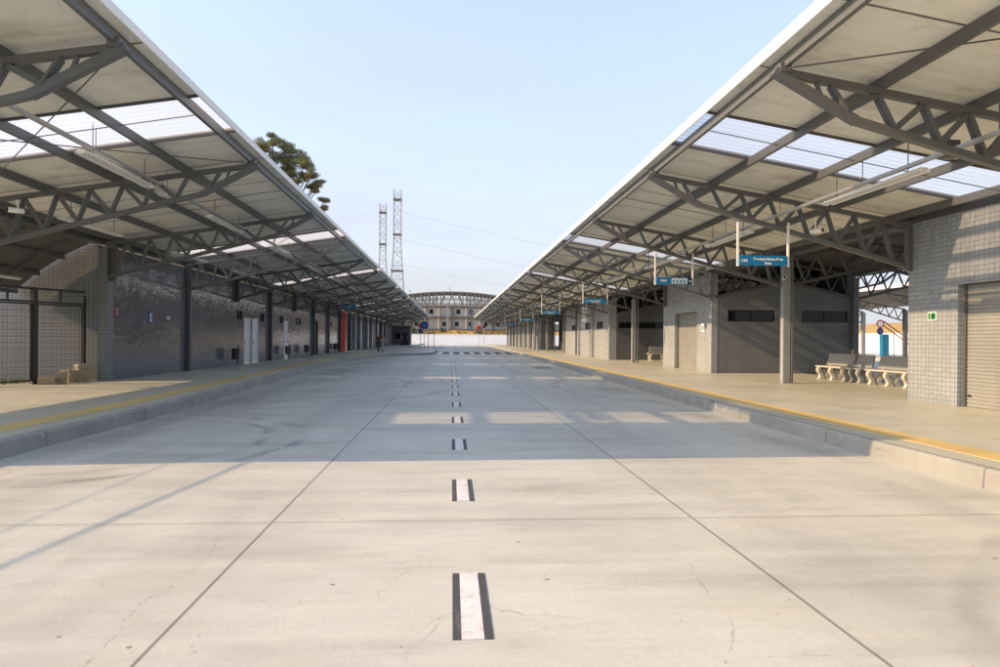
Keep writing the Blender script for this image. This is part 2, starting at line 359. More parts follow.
M = dict(
    road=road_mat(), pave=pave_mat(), kerb=kerb_mat(), tact=tactile_mat(), panel=panel_mat(), poly=poly_mat(), shut=shutter_mat(),
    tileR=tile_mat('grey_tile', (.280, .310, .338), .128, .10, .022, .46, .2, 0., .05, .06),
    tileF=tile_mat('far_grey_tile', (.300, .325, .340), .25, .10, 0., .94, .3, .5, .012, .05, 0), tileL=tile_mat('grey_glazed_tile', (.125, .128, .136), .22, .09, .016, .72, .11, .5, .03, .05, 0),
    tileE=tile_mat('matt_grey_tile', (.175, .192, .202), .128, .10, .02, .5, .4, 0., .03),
    steel=plain('painted_steel', (.115, .121, .121), .42, .0, .10, 2.), steel_d=plain('dark_painted_steel', (.088, .09, .093), .45, 0, .1, 2.),
    galv=plain('galvanised', (.45, .46, .46), .35, .5, .1, 4.), white=plain('white_paint', (.78, .77, .74), .4, 0, .05, 2.),
    fascia=plain('white_fascia', (.80, .80, .79), .35, 0, .05, 1.2), black=plain('black_steel', (.014, .014, .015), .45, 0, .1, 3.),
    wmark=plain('white_road_paint', (.62, .61, .59), .6, 0, .14, 5., .2), zblack=plain('crossing_black', (.022, .022, .023), .85, 0, .3, 6.), bmark=plain('black_road_paint', (.052, .052, .053), .75, 0, .3, 14., .3),
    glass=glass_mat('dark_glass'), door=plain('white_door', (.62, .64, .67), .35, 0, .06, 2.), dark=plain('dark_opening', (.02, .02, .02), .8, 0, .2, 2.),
    blue=plain('sign_blue', (.004, .185, .40), .35, 0, .06, 2.), wblue=plain('wall_sign_blue', (.006, .05, .28), .4, 0, .05, 2.), navy=plain('sign_navy', (.01, .02, .11), .4, 0, .05, 2.), red=plain('red_paint', (.55, .018, .008), .7, 0, .08, 2., 0, .12),
    green=plain('sign_green', (.01, .2, .06), .4, 0, .05, 2.), bench=plain('cast_granite', (.52, .50, .44), .45, 0, .12, 9., .1),
    benchb=plain('grey_and_shaded_granite', (.30, .31, .30), .45, 0, .12, 9., .1), wallw=plain('white_wall', (.78, .79, .80), .7, 0, .12, .35), block=plain('rubble_block', (.33, .27, .17), .9, 0, .3, 8., .6),
    skin=plain('skin', (.30, .17, .11), .5, 0, .05), hair=plain('hair', (.015, .011, .009), .6), brown=plain('brown_shirt', (.14, .055, .03), .8), darkc=plain('dark_cloth', (.014, .015, .02), .8),
    grey=plain('pale_cloth', (.38, .39, .40), .8), cream=plain('cream_render', (.45, .445, .41), .75, 0, .08, .2), bark=plain('bark', (.10, .075, .055), .9, 0, .3, 4., .5),
    bin=plain('bin_grey', (.035, .037, .040), .5, 0, .1, 3.), post=plain('blue_post', (.01, .20, .36), .4), soil=plain('soil', (.25, .2, .13), .95, 0, .3, 1.2, .3),
    dry=plain('dry_grass', (.36, .24, .08), .95, 0, .35, .5, .3), lamp=plain('lamp_housing', (.84, .84, .82), .35, 0, .05, 2.), tubew=plain('tube_glass', (.80, .80, .78), .25, 0, .02),
    leaf=foliage_mat('pine_needles', (.10, .115, .035), (.26, .26, .09)), leaf2=foliage_mat('old_needles', (.10, .055, .03), (.16, .09, .05)), bush=foliage_mat('bush_leaves', (.07, .085, .02), (.15, .16, .04)),
    arch=plain('grey_arch_steel', (.30,.31,.315), .5, 0, .1, .5), roofg=plain('grey_roof_sheet', (.36,.37,.37), .5, 0, .1, .5), redd=plain('red_tint', (.30, .03, .03), .5), orange=plain('orange_tint', (.45, .16, .03), .7),
)

def wear(m, conc=(.42,.41,.365), lo=.60, hi=.70, sc=9.):
    nt = m.node_tree; n = N(nt); b = [x for x in nt.nodes if x.type == 'BSDF_PRINCIPLED'][0]
    src = b.inputs['Base Color'].links[0].from_socket
    P = n('NewGeometry').outputs['Position']
    k = n.math('MAXIMUM', n.ramp(n.noise(P, sc, 6, .75), lo, hi), n.math('MULTIPLY', n.ramp(n.noise(n.scale(P, 14, 1.5, 1), 1., 4), .56, .72), .45))
    n.L(n.mix(k, src, conc), b.inputs['Base Color'])
wear(M['wmark'], lo=.52, hi=.66); wear(M['bmark'], (.2,.195,.18), .62, .80, 14.)

M['pyl'] = plain('haze_pale_galvanised', (.52, .53, .54), .5, .1, .1, .5)  # distance haze on pylons and wires is mixed into this pale grey
# ------------------------------------------------------------------ measured frame
S = 5.976; Y0 = 9.064
def T(i): return Y0 + S*(i-1)          # truss lines
ZP = .225                               # platform height
YE = 131.                               # far end of the canopies

# ------------------------------------------------------------------ ground, road, pavements
def sheet(name, poly, z, mat):
    mb = MB(); mb.add([(x, y, z) for x, y in poly], [tuple(range(len(poly)))])
    return tag(mb.build(name, mat), kind='structure')
sheet('ground', [(-900,-300),(900,-300),(900,1500),(-900,1500)], -.012, M['soil'])
sheet('road', [(-40,-40),(60,-40),(60,172),(-40,172)], 0., M['road'])

KL = [(-5.70,-40),(-5.70,14),(-5.95,20),(-6.35,28),(-6.65,36),(-6.7,44),(-6.3,50),(-5.7,55),(-5.0,58.4),(-3.6,60.2),(-2.5,61.4),(-1.9,63.2),(-1.66,66),(-1.6,69),(-1.6,78),(-1.8,82),(-2.6,85),(-4.6,87.5),(-6.2,89),(-6.5,92),(-6.5,168)]
KR = [(5.72,-40),(5.74,15),(5.95,30),(6.15,45),(6.35,58),(6.65,63),(6.95,68),(7.2,78),(7.5,100),(7.7,168)]
def offset(line, d):
    out = []
    for i, p in enumerate(line):
        a = Vector(line[max(i-1,0)]); b = Vector(line[min(i+1,len(line)-1)]); t = (b-a).normalized()
        out.append((p[0] + t.y*d, p[1] - t.x*d))
    return out
def strip(a, b, z0, z1, mat, name):
    """solid strip between two polylines, from z0 to z1"""
    mb = MB(); n = len(a)
    vs = [(x,y,z1) for x,y in a] + [(x,y,z1) for x,y in b] + [(x,y,z0) for x,y in a] + [(x,y,z0) for x,y in b]
    fs = []
    for i in range(n-1):
        fs += [(i,i+1,n+i+1,n+i), (2*n+i,3*n+i,3*n+i+1,2*n+i+1), (i,2*n+i,2*n+i+1,i+1), (n+i,n+i+1,3*n+i+1,3*n+i)]
    fs += [(0,n,3*n,2*n), (n-1,3*n-1,4*n-1,2*n-1)]
    mb.add(vs, fs); return mb.build(name, mat)
kl_in = offset(KL, -.15); kr_in = offset(KR, .15)
# a kerb with a slightly battered face and a rounded nose
for nm, ln, sg in (('kerb_left', KL, -1), ('kerb_right', KR, 1)):
    prof = [(-.004, 0.), (.0, .03), (.012, ZP-.035), (.022, ZP-.014), (.042, ZP-.002), (.15, ZP), (.15, 0.)]
    mb = MB(); rows = [offset(ln, sg*d) for d, z in prof]; k = len(ln)
    vs = [(x, y, z) for row, (d, z) in zip(rows, prof) for x, y in row]
    fs = [(j*k+i, j*k+i+1, (j+1)*k+i+1, (j+1)*k+i) for j in range(len(prof)-1) for i in range(k-1)]
    mb.add(vs, fs); tag(mb.build(nm, M['kerb']), kind='structure')
strip(kl_in, [(-30, y) for x, y in KL], -.01, ZP+.003, M['pave'], 'pavement_left')['kind'] = 'structure'
strip(kr_in, [(21.3, y) for x, y in KR], -.01, ZP+.003, M['pave'], 'pavement_right')['kind'] = 'structure'
# tactile strips
tl = [(x-.52,y) for x,y in KL if y < 57]; tl2 = [(x-.95,y) for x,y in KL if y < 57]
o = strip(tl, tl2, ZP, ZP+.009, M['tact'], 'tactile_strip'); tag(o, 'ochre tactile paving strip along the shaded left platform edge', 'tactile paving', 'tactile strips along the platform edges')
tr = [(x+.47,y) for x,y in KR if y < 68]; tr2 = [(x+.90,y) for x,y in KR if y < 68]
o = strip(tr, tr2, ZP, ZP+.009, M['tact'], 'tactile_strip'); tag(o, 'bright yellow tactile paving strip along the sunlit right platform edge', 'tactile paving', 'tactile strips along the platform edges')
# thin painted seam along the left kerb joint is part of the kerb; second road and platform to the right
strip([(21.3,-40),(21.3,168)], [(21.45,-40),(21.45,168)], 0, ZP, M['kerb'], 'kerb_rear')['kind'] = 'structure'
# lawn strip behind the fence
rg = random.Random(5)
mb = MB()
for i in range(5200):
    x = rg.uniform(-15, -11.35); y = rg.uniform(16.4, 20.9)
    if x > -11.2 - (21-y)*.42: continue
    h = rg.uniform(.03, .11); a = rg.uniform(0, 6.3); w = .012
    dx, dy = math.cos(a)*w, math.sin(a)*w; lx, ly = rg.uniform(-.04,.04), rg.uniform(-.04,.04)
    mb.add([(x-dx,y-dy,ZP),(x+dx,y+dy,ZP),(x+lx,y+ly,ZP+h)], [(0,1,2)])
tag(mb.build('grass', M['bush']), kind='stuff')

# lane dashes
ordn = ['nearest the camera','second from the camera','third from the camera','fourth from the camera','fifth from the camera','sixth from the camera','seventh from the camera','eighth from the camera','ninth from the camera','tenth from the camera','eleventh from the camera','twelfth from the camera','thirteenth from the camera','farthest of the row before the crossing']
dash = None
for k in range(14):
    y = 3.56 + 3.03*k
    if dash is None:
        dash = thing('lane_dash', '', 'lane marking', (.125, y, 0), 0, 'dashes down the middle of the road')
        MB().box(-.06,.06,0,1.0,.001,.006).build('white_stripe', M['wmark'], dash)
        for sx in (-1, 1):
            MB().box(sx*.0605,sx*.107,0,1.0,.001,.005).build('dark_border', M['bmark'], dash)
        d = dash
    else:
        d = copy_tree(dash); d.location = (.125, y, 0)
    d['label'] = 'white road dash with dark borders, ' + ordn[k]
# zebra crossing
z = thing('zebra_crossing', 'black and white zebra crossing at the far end of the road', 'crossing', (0, 67.4, 0))
for k in range(9):
    x = -1.3 + k*1.08
    if x < 6.6: MB().box(x,x+.38,0,8.2,.001,.006).build('white_bar', M['wmark'], z)
    if k < 8: MB().box(x+.381,x+1.079,0,8.2,.001,.0055).build('black_bar', M['zblack'], z)
# kerbside drain grate
t = thing('drain_grate', 'small dark drain grate in the road by the right kerb', 'drain', (4.9, 36.2, 0))
g = MB()
for i in range(9): g.box(-.45+i*.1,-.40+i*.1,-.5,.5,.002,.014)
g.build('grating', M['black'], t)
for yf in (-.56, .5): MB().box(-.5,.47,yf,yf+.06,.001,.012).build('frame_bar', M['galv'], t)

# ------------------------------------------------------------------ canopies
SL = .163
def make_canopy(sg, XT, XV, ystart, label, first):
    """sg=-1 left, +1 right; XT tip |X|; XV valley |X|"""
    root = thing('platform_canopy', label, 'canopy', (0, ystart, 0), 0, 'long steel canopies over the bus platforms')
    oy = -ystart
    def zr(a): return 5.50 - SL*(a-XT)              # underside of the panels at |X| = a
    # roof panels: module 1.95 m, every seventh is a skylight
    XE = XT - .09
    th = .07
    pm = MB()
    pm.extrude([(sg*XE, zr(XE)), (sg*XV, zr(XV)), (sg*XV, zr(XV)+th), (sg*XE, zr(XE)+th)], 'y', 0, 1.949)
    proto = None; sky = None
    k0 = math.floor((ystart - 11.4)/1.95)
    k = k0
    while 11.4 + 1.95*k < YE:
        ya = 11.4 + 1.95*k
        if k % 7 == 0:
            if sky is None:
                sm = MB(); n = 40; top = []; 
                for i in range(n+1):
                    y = 1.949*i/n; w = .014*(1 if (i//2) % 2 else -1)
                    top.append((y, w))
                vs = [(sg*XE, y, zr(XE)+.03+w) for y, w in top] + [(sg*XV, y, zr(XV)+.03+w) for y, w in top]
                fs = [(i, i+1, n+2+i, n+1+i) for i in range(n)]
                sm.add(vs, fs); sky = sm.build('skylight', M['poly'], root); sky.location = (0, ya+oy, 0); s_ = sky
                fr = MB()
                for y in (0.02, 1.93): fr.bar((sg*XE, y, zr(XE)-.008), (sg*XV, y, zr(XV)-.008), .05, .05)
                fr.build('skylight_frame', M['steel_d'], sky)
            else:
                s_ = copy_tree(sky, root); s_.location = (0, ya+oy, 0)
        elif ya < ystart:                                                          # cut panel at the near gable
            c = MB(); c.extrude([(sg*XE, zr(XE)), (sg*XV, zr(XV)), (sg*XV, zr(XV)+th), (sg*XE, zr(XE)+th)], 'y', ystart-ya, 1.949)
            o = c.build('roof_panel', M['panel'], root); o.location = (0, ya+oy, 0)
        elif proto is None:
            proto = pm.build('roof_panel', M['panel'], root); proto.location = (0, ya+oy, 0)
        else:
            o = copy_tree(proto, root); o.location = (0, ya+oy, 0)
        k += 1
    # fascia along the eave (with a drip lip) and gable flashing
    fm = MB(); fm.extrude([(sg*(XE-.004), zr(XE)-.02), (sg*(XE-.03), zr(XE)-.02), (sg*(XE-.055), zr(XE)+(.13 if sg > 0 else .085)), (sg*(XE-.004), zr(XE)+(.14 if sg > 0 else .095))], 'y', ystart+oy, YE+oy)
    fm.build('fascia', M['fascia'], root)
    gm = MB(); gm.bar((sg*XE, ystart-.03+oy, zr(XE)+.03), (sg*XV, ystart-.03+oy, zr(XV)+.03), .04, .2); gm.build('gable_flashing', M['fascia'], root)
    # purlins: C sections
    px = [XT + .06, XT+1.48, XT+2.93, XT+4.38, XV-.28]
    for a in px:
        c = MB(); z = zr(a)-.004; w = .07; hgt = .16; t_ = .012
        c.extrude([(sg*a, z), (sg*(a+w), z-SL*w), (sg*(a+w), z-SL*w-t_), (sg*(a+t_), z-t_), (sg*(a+t_), z-hgt+t_), (sg*(a+w), z-hgt+t_), (sg*(a+w), z-hgt), (sg*a, z-hgt)], 'y', ystart+.06+oy, YE-.05+oy)
        c.build('purlin', M['steel'], root)
    # valley gutter
    gu = MB(); gu.extrude([(sg*(XV-.02), zr(XV)-.01), (sg*(XV-.02), zr(XV)-.22), (sg*(XV+.38), zr(XV)-.22), (sg*(XV+.38), zr(XV)+.02), (sg*(XV+.35), zr(XV)+.02), (sg*(XV+.35), zr(XV)-.19), (sg*(XV+.01), zr(XV)-.19), (sg*(XV+.01), zr(XV)-.01)], 'y', ystart+oy, YE+oy)
    gu.build('gutter', M['steel_d'], root)
    # truss: web mesh with two chords as sub-parts
    zc = lambda a: zr(a) - .16 - .06                    # top chord centre
    kink = (XT + 1.12, 4.63); rootp = (XV-.1, 3.33)
    def zb(a): return kink[1] + (rootp[1]-kink[1])*(a-kink[0])/(rootp[0]-kink[0]) if a > kink[0] else zc(XT) + (kink[1]-zc(XT))*(a-XT)/(kink[0]-XT)
    i0 = 1 if ystart > 5 else 0
    tp = None
    n_t = int((YE - T(i0))/S) + 1
    for i in range(i0, i0+n_t):
        y = T(i)
        if tp is None:
            w = MB(); tn = [XT + .75 + .67*q for q in range(9)]
            for q, a in enumerate(tn):
                if a > XV-.12: break
                bx_ = a + (.25 if q else .22)
                for dy in (-.04, .04):
                    if bx_ < XV-.1: w.bar((sg*a, dy, zc(a)-.05), (sg*bx_, dy, zb(bx_)+.04), .035, .07, (0,1,0))
                nx = a + .67
                if nx < XV-.05 and bx_ < XV-.1:
                    w.bar((sg*bx_, 0, zb(bx_)+.04), (sg*nx, 0, zc(nx)-.05), .075, .07, (0,1,0))
            w.bar((sg*(XT+.55), 0, zc(XT+.55)-.05), (sg*(XT+.62), 0, zb(XT+.62)+.03), .045, .05, (0,1,0))
            tp = w.build('roof_truss', M['steel'], root)
            c = MB(); c.bar((sg*(XT+.02), 0, zc(XT+.02)), (sg*XV, 0, zc(XV)), .10, .095); c.build('top_chord', M['steel'], tp)
            c = MB()
            c.bar((sg*(XT-.06), 0, zc(XT)), (sg*kink[0], 0, kink[1]), .12, .115); c.bar((sg*(kink[0]-.03), 0, kink[1]+.012), (sg*rootp[0], 0, rootp[1]), .118, .095)
            c.build('bottom_chord', M['steel'], tp)
            # gusset plates
            MB().box(sg*(XT+.0), sg*(XT+.16), -.078, .078, zc(XT)-.02, zc(XT)+.1).build('gusset', M['steel'], tp); MB().box(sg*(XV-.3), sg*(XV-.08), -.074, .074, zc(XV)-.14, zc(XV)+.08).build('gusset', M['steel'], tp)
            t_ = tp
        else:
            t_ = copy_tree(tp, root)
        t_.location = (0, y+oy, 0)
    # sag rods and wind bracing
    for i in range(i0, 9):
        y = T(i) + S/2
        r = MB(); r.tube([(sg*(XT+.08), y+oy, zr(XT)-.1), (sg*(XV-.25), y+oy, zr(XV)-.1)], .009, 6); r.build('sag_rod', M['steel_d'], root)
    for i in ([0,5] if i0 == 0 else [1,6]):
        ya, yb = T(i), T(i)+S
        for p, q in (((XT+.1, ya+.1),(XV-.3, yb-.1)), ((XT+.1, yb-.1),(XV-.3, ya+.1))):
            r = MB(); r.tube([(sg*p[0], p[1]+oy, zr(p[0])-.19), (sg*q[0], q[1]+oy, zr(q[0])-.19)], .011, 6); r.build('bracing_rod', M['steel_d'], root)
    return root, zr, i0, n_t
canL, zrL, iL, nL = make_canopy(-1, 4.25, 10.30, 7.72, 'long steel canopy on the shaded left side of the road', True)
canR, zrR, iR, nR = make_canopy(1, 4.45, 10.55, -2.6, 'long steel canopy with white fascia on the right side of the road', False)
ZV = zrR(10.55)

# rear roofs over the right buildings: up to a ridge, down to a second valley, up again to the next road
def slab(name, x0, z0, x1, z1, y0, y1, parent, mat, t=.06, oy=0, px=()):
    mb = MB(); mb.extrude([(x0,z0),(x1,z1),(x1,z1+t),(x0,z0+t)], 'y', y0, y1); o = mb.build(name, mat, parent); return o
rr = thing('rear_canopy', 'twin pitched steel roof behind the right canopy over the tiled buildings', 'canopy', (0, 0, 0))
slab('roof_slope', 10.94, ZV+.0, 13.7, ZV+.47, -2.6, YE, rr, M['panel']); slab('roof_slope', 13.703, ZV+.47, 16.55, ZV, -2.6, YE, rr, M['panel'])
slab('roof_slope', 16.95, ZV, 22.9, ZV+.97, -2.6, YE, rr, M['panel'])
MB().extrude([(16.56,ZV+.01),(16.56,ZV-.2),(16.94,ZV-.2),(16.94,ZV+.01)], 'y', -2.6, YE).build('gutter', M['steel_d'], rr)
for xx, zz in ((12.2, ZV+.215), (13.6, ZV+.45), (15.1, ZV+.235), (18.4, ZV+.235), (19.9, ZV+.475), (21.3, ZV+.71), (22.6, ZV+.92)):
    MB().box(xx, xx+.06, -2.5, YE-.1, zz-.165, zz-.01).build('purlin', M['steel'], rr)
tp = None
for i in range(2, 14):
    y = T(i)
    if tp is None:
        w = MB(); fz = lambda x: ZV-.23+.163*(min(x-10.9, 16.6-x)) if x <= 16.7 else ZV-.23+.163*(x-16.8)
        fb = lambda x: 3.33+.225*min(x-10.7, 16.7-x) if x <= 16.7 else 3.33+.24*(x-16.7)
        xs = [10.95+.72*q for q in range(8)]
        for a in xs:
            w.bar((a,0,fz(a)-.03),(a+.3,0,fb(a+.3)+.03), .05, .055, (0,1,0))
            if a+.72 < 16.6: w.bar((a+.3,0,fb(a+.3)+.03),(a+.72,0,fz(a+.72)-.03), .05, .055, (0,1,0))
        tp = w.build('roof_truss', M['steel_d'], rr)
        c = MB(); c.bar((10.75,0,fz(10.9)),(13.65,0,fz(13.65)),.1,.1).bar((13.65,0,fz(13.65)),(16.6,0,fz(16.6)),.1,.1); c.build('top_chord', M['steel_d'], tp)
        c = MB(); c.bar((10.7,0,3.33),(13.68,0,fb(13.68)),.1,.1).bar((13.68,0,fb(13.68)),(16.65,0,3.34),.1,.1); c.build('bottom_chord', M['steel_d'], tp)
        w = MB(); xs = [17.0+.72*q for q in range(7)]
        for a in xs:
            w.bar((a,0,fz(a)-.03),(a+.3,0,min(fb(a+.3),fz(a+.3))+.0), .05, .055, (0,1,0)); w.bar((a+.3,0,fb(a+.3)),(a+.72,0,fz(a+.72)-.03), .05, .055, (0,1,0))
        tq = w.build('roof_truss', M['steel_d'], rr)
        c = MB(); c.bar((16.75,0,fz(16.8)),(22.7,0,fz(22.7)),.1,.1); c.build('top_chord', M['steel_d'], tq)
        c = MB(); c.bar((16.75,0,3.34),(21.7,0,fb(21.7)),.1,.1).bar((21.7,0,fb(21.7)),(22.7,0,fz(22.7)),.1,.1); c.build('bottom_chord', M['steel_d'], tq)
        t_, tu = tp, tq
    else: t_ = copy_tree(tp, rr); tu = copy_tree(tq, rr)
    tu.location = (0, y, 0)
    t_.location = (0, y, 0)

# left rear: pitched roof over the buildings, steep lean-to over the gap
rl = thing('rear_canopy', 'low pitched roof over the tiled building on the left', 'canopy', (0, 0, 0))
ZL = zrL(10.3)
for ya, yb in ((21.0, 63.0), (67.2, YE)):
    slab('roof_slope', -10.69, ZL, -13.3, ZL+.42, ya, yb, rl, M['panel']); slab('roof_slope', -13.303, ZL+.42, -16.5, ZL-.05, ya, yb, rl, M['panel'])
def leanto(y0, y1, label):
    t = thing('lean_to_roof', label, 'lean-to roof', (-10.7, y0, 0))
    mb = MB(); xs = [(-10.68, 4.30), (-11.4, 3.93), (-12.1, 3.45), (-12.72, 2.92)]
    poly = [(x+10.7, z) for x, z in xs] + [(x+10.7, z+.06) for x, z in reversed(xs)]
    mb.extrude(poly, 'y', 0, y1-y0); mb.build('roof_panel', M['panel'], t)
    for k in range(int((y1-y0)/2.0)+1):
        r = MB()
        for (xa, za), (xb, zb_) in zip(xs, xs[1:]): r.bar((xa+10.7, .06+2.0*k, za-.05), (xb+10.7, .06+2.0*k, zb_-.05), .06, .1)
        r.build('rafter', M['steel'], t)
    for x, z in xs[1:]: MB().box(x+10.7-.02, x+10.7+.04, 0.02, y1-y0-.02, z-.13, z-.012).build('purlin', M['steel'], t)
    return t
leanto(7.74, 20.9, 'steep beige lean-to roof behind the left canopy above the black gate')
leanto(63.05, 67.1, 'small added lean-to roof by the red wall panel, blocking sun through the gap')  # added over the second gap to keep low sun off the road

# ------------------------------------------------------------------ columns belong to the canopies
def col_box(x0, x1, y0, y1, z0, z1, mat, parent, name='column'):
    oy = -parent.location.y
    return MB().box(x0, x1, y0+oy, y1+oy, z0, z1).build(name, mat, parent, bevel=.008)
# right: tile-clad lower part with a steel stub carrying the truss
for i in [3, 6, 8] + list(range(12, 22)):
    y = T(i)
    if y > YE: break
    c = col_box(10.48 if i == 3 else 10.44, 10.72 if i == 3 else 10.66, y-.16, y+.04, ZP, 4.05 if i == 3 else 3.9, M['tileF'], canR)
    st = MB().box(10.50, 10.64, y-.12+2.6, y+.02+2.6, 3.9, 4.36); o = st.build('column_head', M['steel'], c)
    pipe = MB(); pipe.tube([(10.78, y-.12+2.6, ZP), (10.78, y-.12+2.6, 4.3)], .05, 10); pipe.build('drain_pipe', M['steel'], c)
for i in range(2, 22):
    if i in (3, 6, 8) or i >= 12: continue
    y = T(i)
    col_box(10.42, 10.538, y-.14, y-.01, 3.2 if i in (2,4,5,7) else ZP, 4.36, M['steel'], canR)
for i in range(3, nL+1):
    y = T(i)
    if y > YE: break
    col_box(-10.18, -10.02, y-.1 if i > 3 else y+.02, y+.1 if i > 3 else y+.2, ZP if i > 3 and i not in (5, 7) else 3.2, 4.25, M['steel_d'], canL)

# ------------------------------------------------------------------ buildings
def wall_with_holes(mb, axis, pos, a0, a1, z0, z1, thick, holes):
    """wall lying at x=pos ('x', running along y) or y=pos; thick grows away from the viewer side; holes (a,b,z,w)"""
    cuts = sorted(set([a0, a1] + [h[0] for h in holes] + [h[1] for h in holes]))
    for p, q in zip(cuts, cuts[1:]):
        hs = sorted([(h[2], h[3]) for h in holes if h[0] <= p+1e-6 and h[1] >= q-1e-6]); z = z0
        segs = []
        for lo, hi in hs:
            if lo > z: segs.append((z, lo))
            z = hi
        if z < z1: segs.append((z, z1))
        for lo, hi in segs:
            if axis == 'x': mb.box(pos, pos+thick, p, q, lo, hi)
            else: mb.box(p, q, pos, pos+thick, lo, hi)
def box_window(parent, axis, pos, a, b, z0, z1, inward, name='window', bars=2):
    f = MB(); w = .045; d0, d1 = pos+inward*.03, pos+inward*.10
    def bx(a_, b_, lo, hi, e0=d0, e1=d1):
        if axis == 'x': f.box(e0, e1, a_, b_, lo, hi)
        else: f.box(a_, b_, e0, e1, lo, hi)
    bx(a, b, z0, z0+w); bx(a, b, z1-w, z1); bx(a, a+w, z0+w, z1-w); bx(b-w, b, z0+w, z1-w)
    for k in range(1, bars): 
        m_ = a+(b-a)*k/bars; bx(m_-.02, m_+.02, z0+w, z1-w)
    fr = f.build(name, M['black'], parent)
    g = MB(); e0, e1 = pos+inward*.06, pos+inward*.075
    if axis == 'x': g.box(e0, e1, a+w, b-w, z0+w, z1-w)
    else: g.box(a+w, b-w, e0, e1, z0+w, z1-w)
    g.build('pane', M['glass'], fr)
    return fr
def shutter(parent, x, y0, y1, z1, inward=1):
    s = MB(); n = int((z1-ZP)/.075); poly = []
    d = x+inward*.2
    for i in range(n+1):
        z = ZP + (z1-ZP)*i/n
        poly += [(d, z+.004), (d-inward*.018, z+.02), (d-inward*.018, z+.055)]
    poly = [(a, min(b, z1)) for a, b in poly]
    poly += [(d+inward*.03, z1), (d+inward*.03, ZP)]
    s.extrude(poly, 'y', y0, y1); o = s.build('roller_shutter', M['shut'], parent)
    k = MB(); k.box(d-inward*.035, d-inward*.02, y1-.16, y1-.08, ZP+.22, ZP+.26); k.build('lock', M['black'], o)
    g = MB(); g.box(d-inward*.06, d+inward*.05, y1-.045, y1-.004, ZP, z1); g.build('guide_rail', M['steel_d'], o)
    return o

# right, nearest
b1 = thing('tiled_building', 'tiled building with roller shutter at the right edge, nearest the camera', 'building', (10.55, 15.04, 0))
def off(mb, o): 
    mb.v = [(x-o.location.x, y-o.location.y, z-o.location.z) for x, y, z in mb.v]; return mb
def sub(parent, o):
    o.parent = parent; o.location = (-parent.location.x, -parent.location.y, -parent.location.z); return o
def part(b, mb, name, mat, **k): return sub(b, mb.build(name, mat, **k))
mb = MB(); wall_with_holes(mb, 'x', 10.55, -2.5, 15.04, 0, 4.33, .25, [(9.6, 13.5, ZP, 2.78)]); part(b1, mb, 'wall', M['tileR'])
mb = MB(); mb.box(10.801, 16.7, 14.8, 15.03, 0, 3.36); part(b1, mb, 'side_wall', M['tileR'])
sub(b1, shutter(None, 10.55, 9.6, 13.5, 2.78))
# block 2
b2 = thing('tiled_building', 'tiled block with two long black windows, behind the concrete benches', 'building', (10.55, 27.0, 0))
mb = MB(); wall_with_holes(mb, 'x', 10.55, 27.0, 33.3, 0, 4.33, .25, [(28.65, 31.58, ZP, 2.80)]); part(b2, mb, 'wall', M['tileF'])
W = [(11.23, 13.22, 2.34, 2.81), (14.36, 16.33, 2.34, 2.81)]
mb = MB(); wall_with_holes(mb, 'y', 27.01, 10.801, 16.7, 0, 3.32, .25, W); mb.extrude([(10.801,3.32),(16.7,3.32),(13.7,3.98)], 'y', 27.01, 27.26); part(b2, mb, 'side_wall', M['tileE'])
for a, b, lo, hi in W: sub(b2, box_window(None, 'y', 27.01, a, b, lo, hi, 1))
mb = MB(); mb.box(10.801, 16.7, 33.05, 33.29, 0, 3.36); part(b2, mb, 'side_wall', M['tileE'])
mb = MB(); mb.box(16.45, 16.7, 27.27, 33.04, 0, 4.3); part(b2, mb, 'rear_wall', M['tileE'])
mb = MB(); mb.box(16.5, 16.72, 26.86, 27.0, 0, 4.2); part(b2, mb, 'pilaster', M['tileE'])
sub(b2, shutter(None, 10.55, 28.65, 31.58, 2.80))
# block 3
b3 = thing('tiled_building', 'long tiled block with three small square windows, right of the road', 'building', (10.55, 44.0, 0))
W3 = [(46.9, 48.9, 2.33, 2.85), (50.9, 53.2, 2.33, 2.85), (56.9, 59.3, 2.33, 2.8)]
mb = MB(); wall_with_holes(mb, 'x', 10.55, 44.0, 63.9, 0, 4.33, .25, W3); part(b3, mb, 'wall', M['tileF'])
for a, b, lo, hi in W3: sub(b3, box_window(None, 'x', 10.55, a, b, lo, hi, 1))
WF = [(10.95, 11.85, 2.3, 2.72), (12.15, 14.0, 2.3, 2.72)]
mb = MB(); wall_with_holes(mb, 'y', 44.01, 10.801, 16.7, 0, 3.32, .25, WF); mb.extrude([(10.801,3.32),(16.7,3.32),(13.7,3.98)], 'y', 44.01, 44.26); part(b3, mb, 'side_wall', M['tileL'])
for a, b, lo, hi in WF: sub(b3, box_window(None, 'y', 44.01, a, b, lo, hi, 1))
for y in (49.9, 55.3): part(b3, MB().box(10.40, 10.549, y, y+.3, 0, 4.1), 'pilaster', M['tileF'])
part(b3, MB().box(10.30, 10.549, 44.0, 44.35, 0, 4.1), 'pilaster', M['tileF'])
part(b3, MB().box(10.801, 16.7, 63.6, 63.88, 0, 3.4), 'side_wall', M['tileE']); part(b3, MB().box(16.45, 16.7, 44.3, 63.59, 0, 4.3), 'rear_wall', M['tileE'])
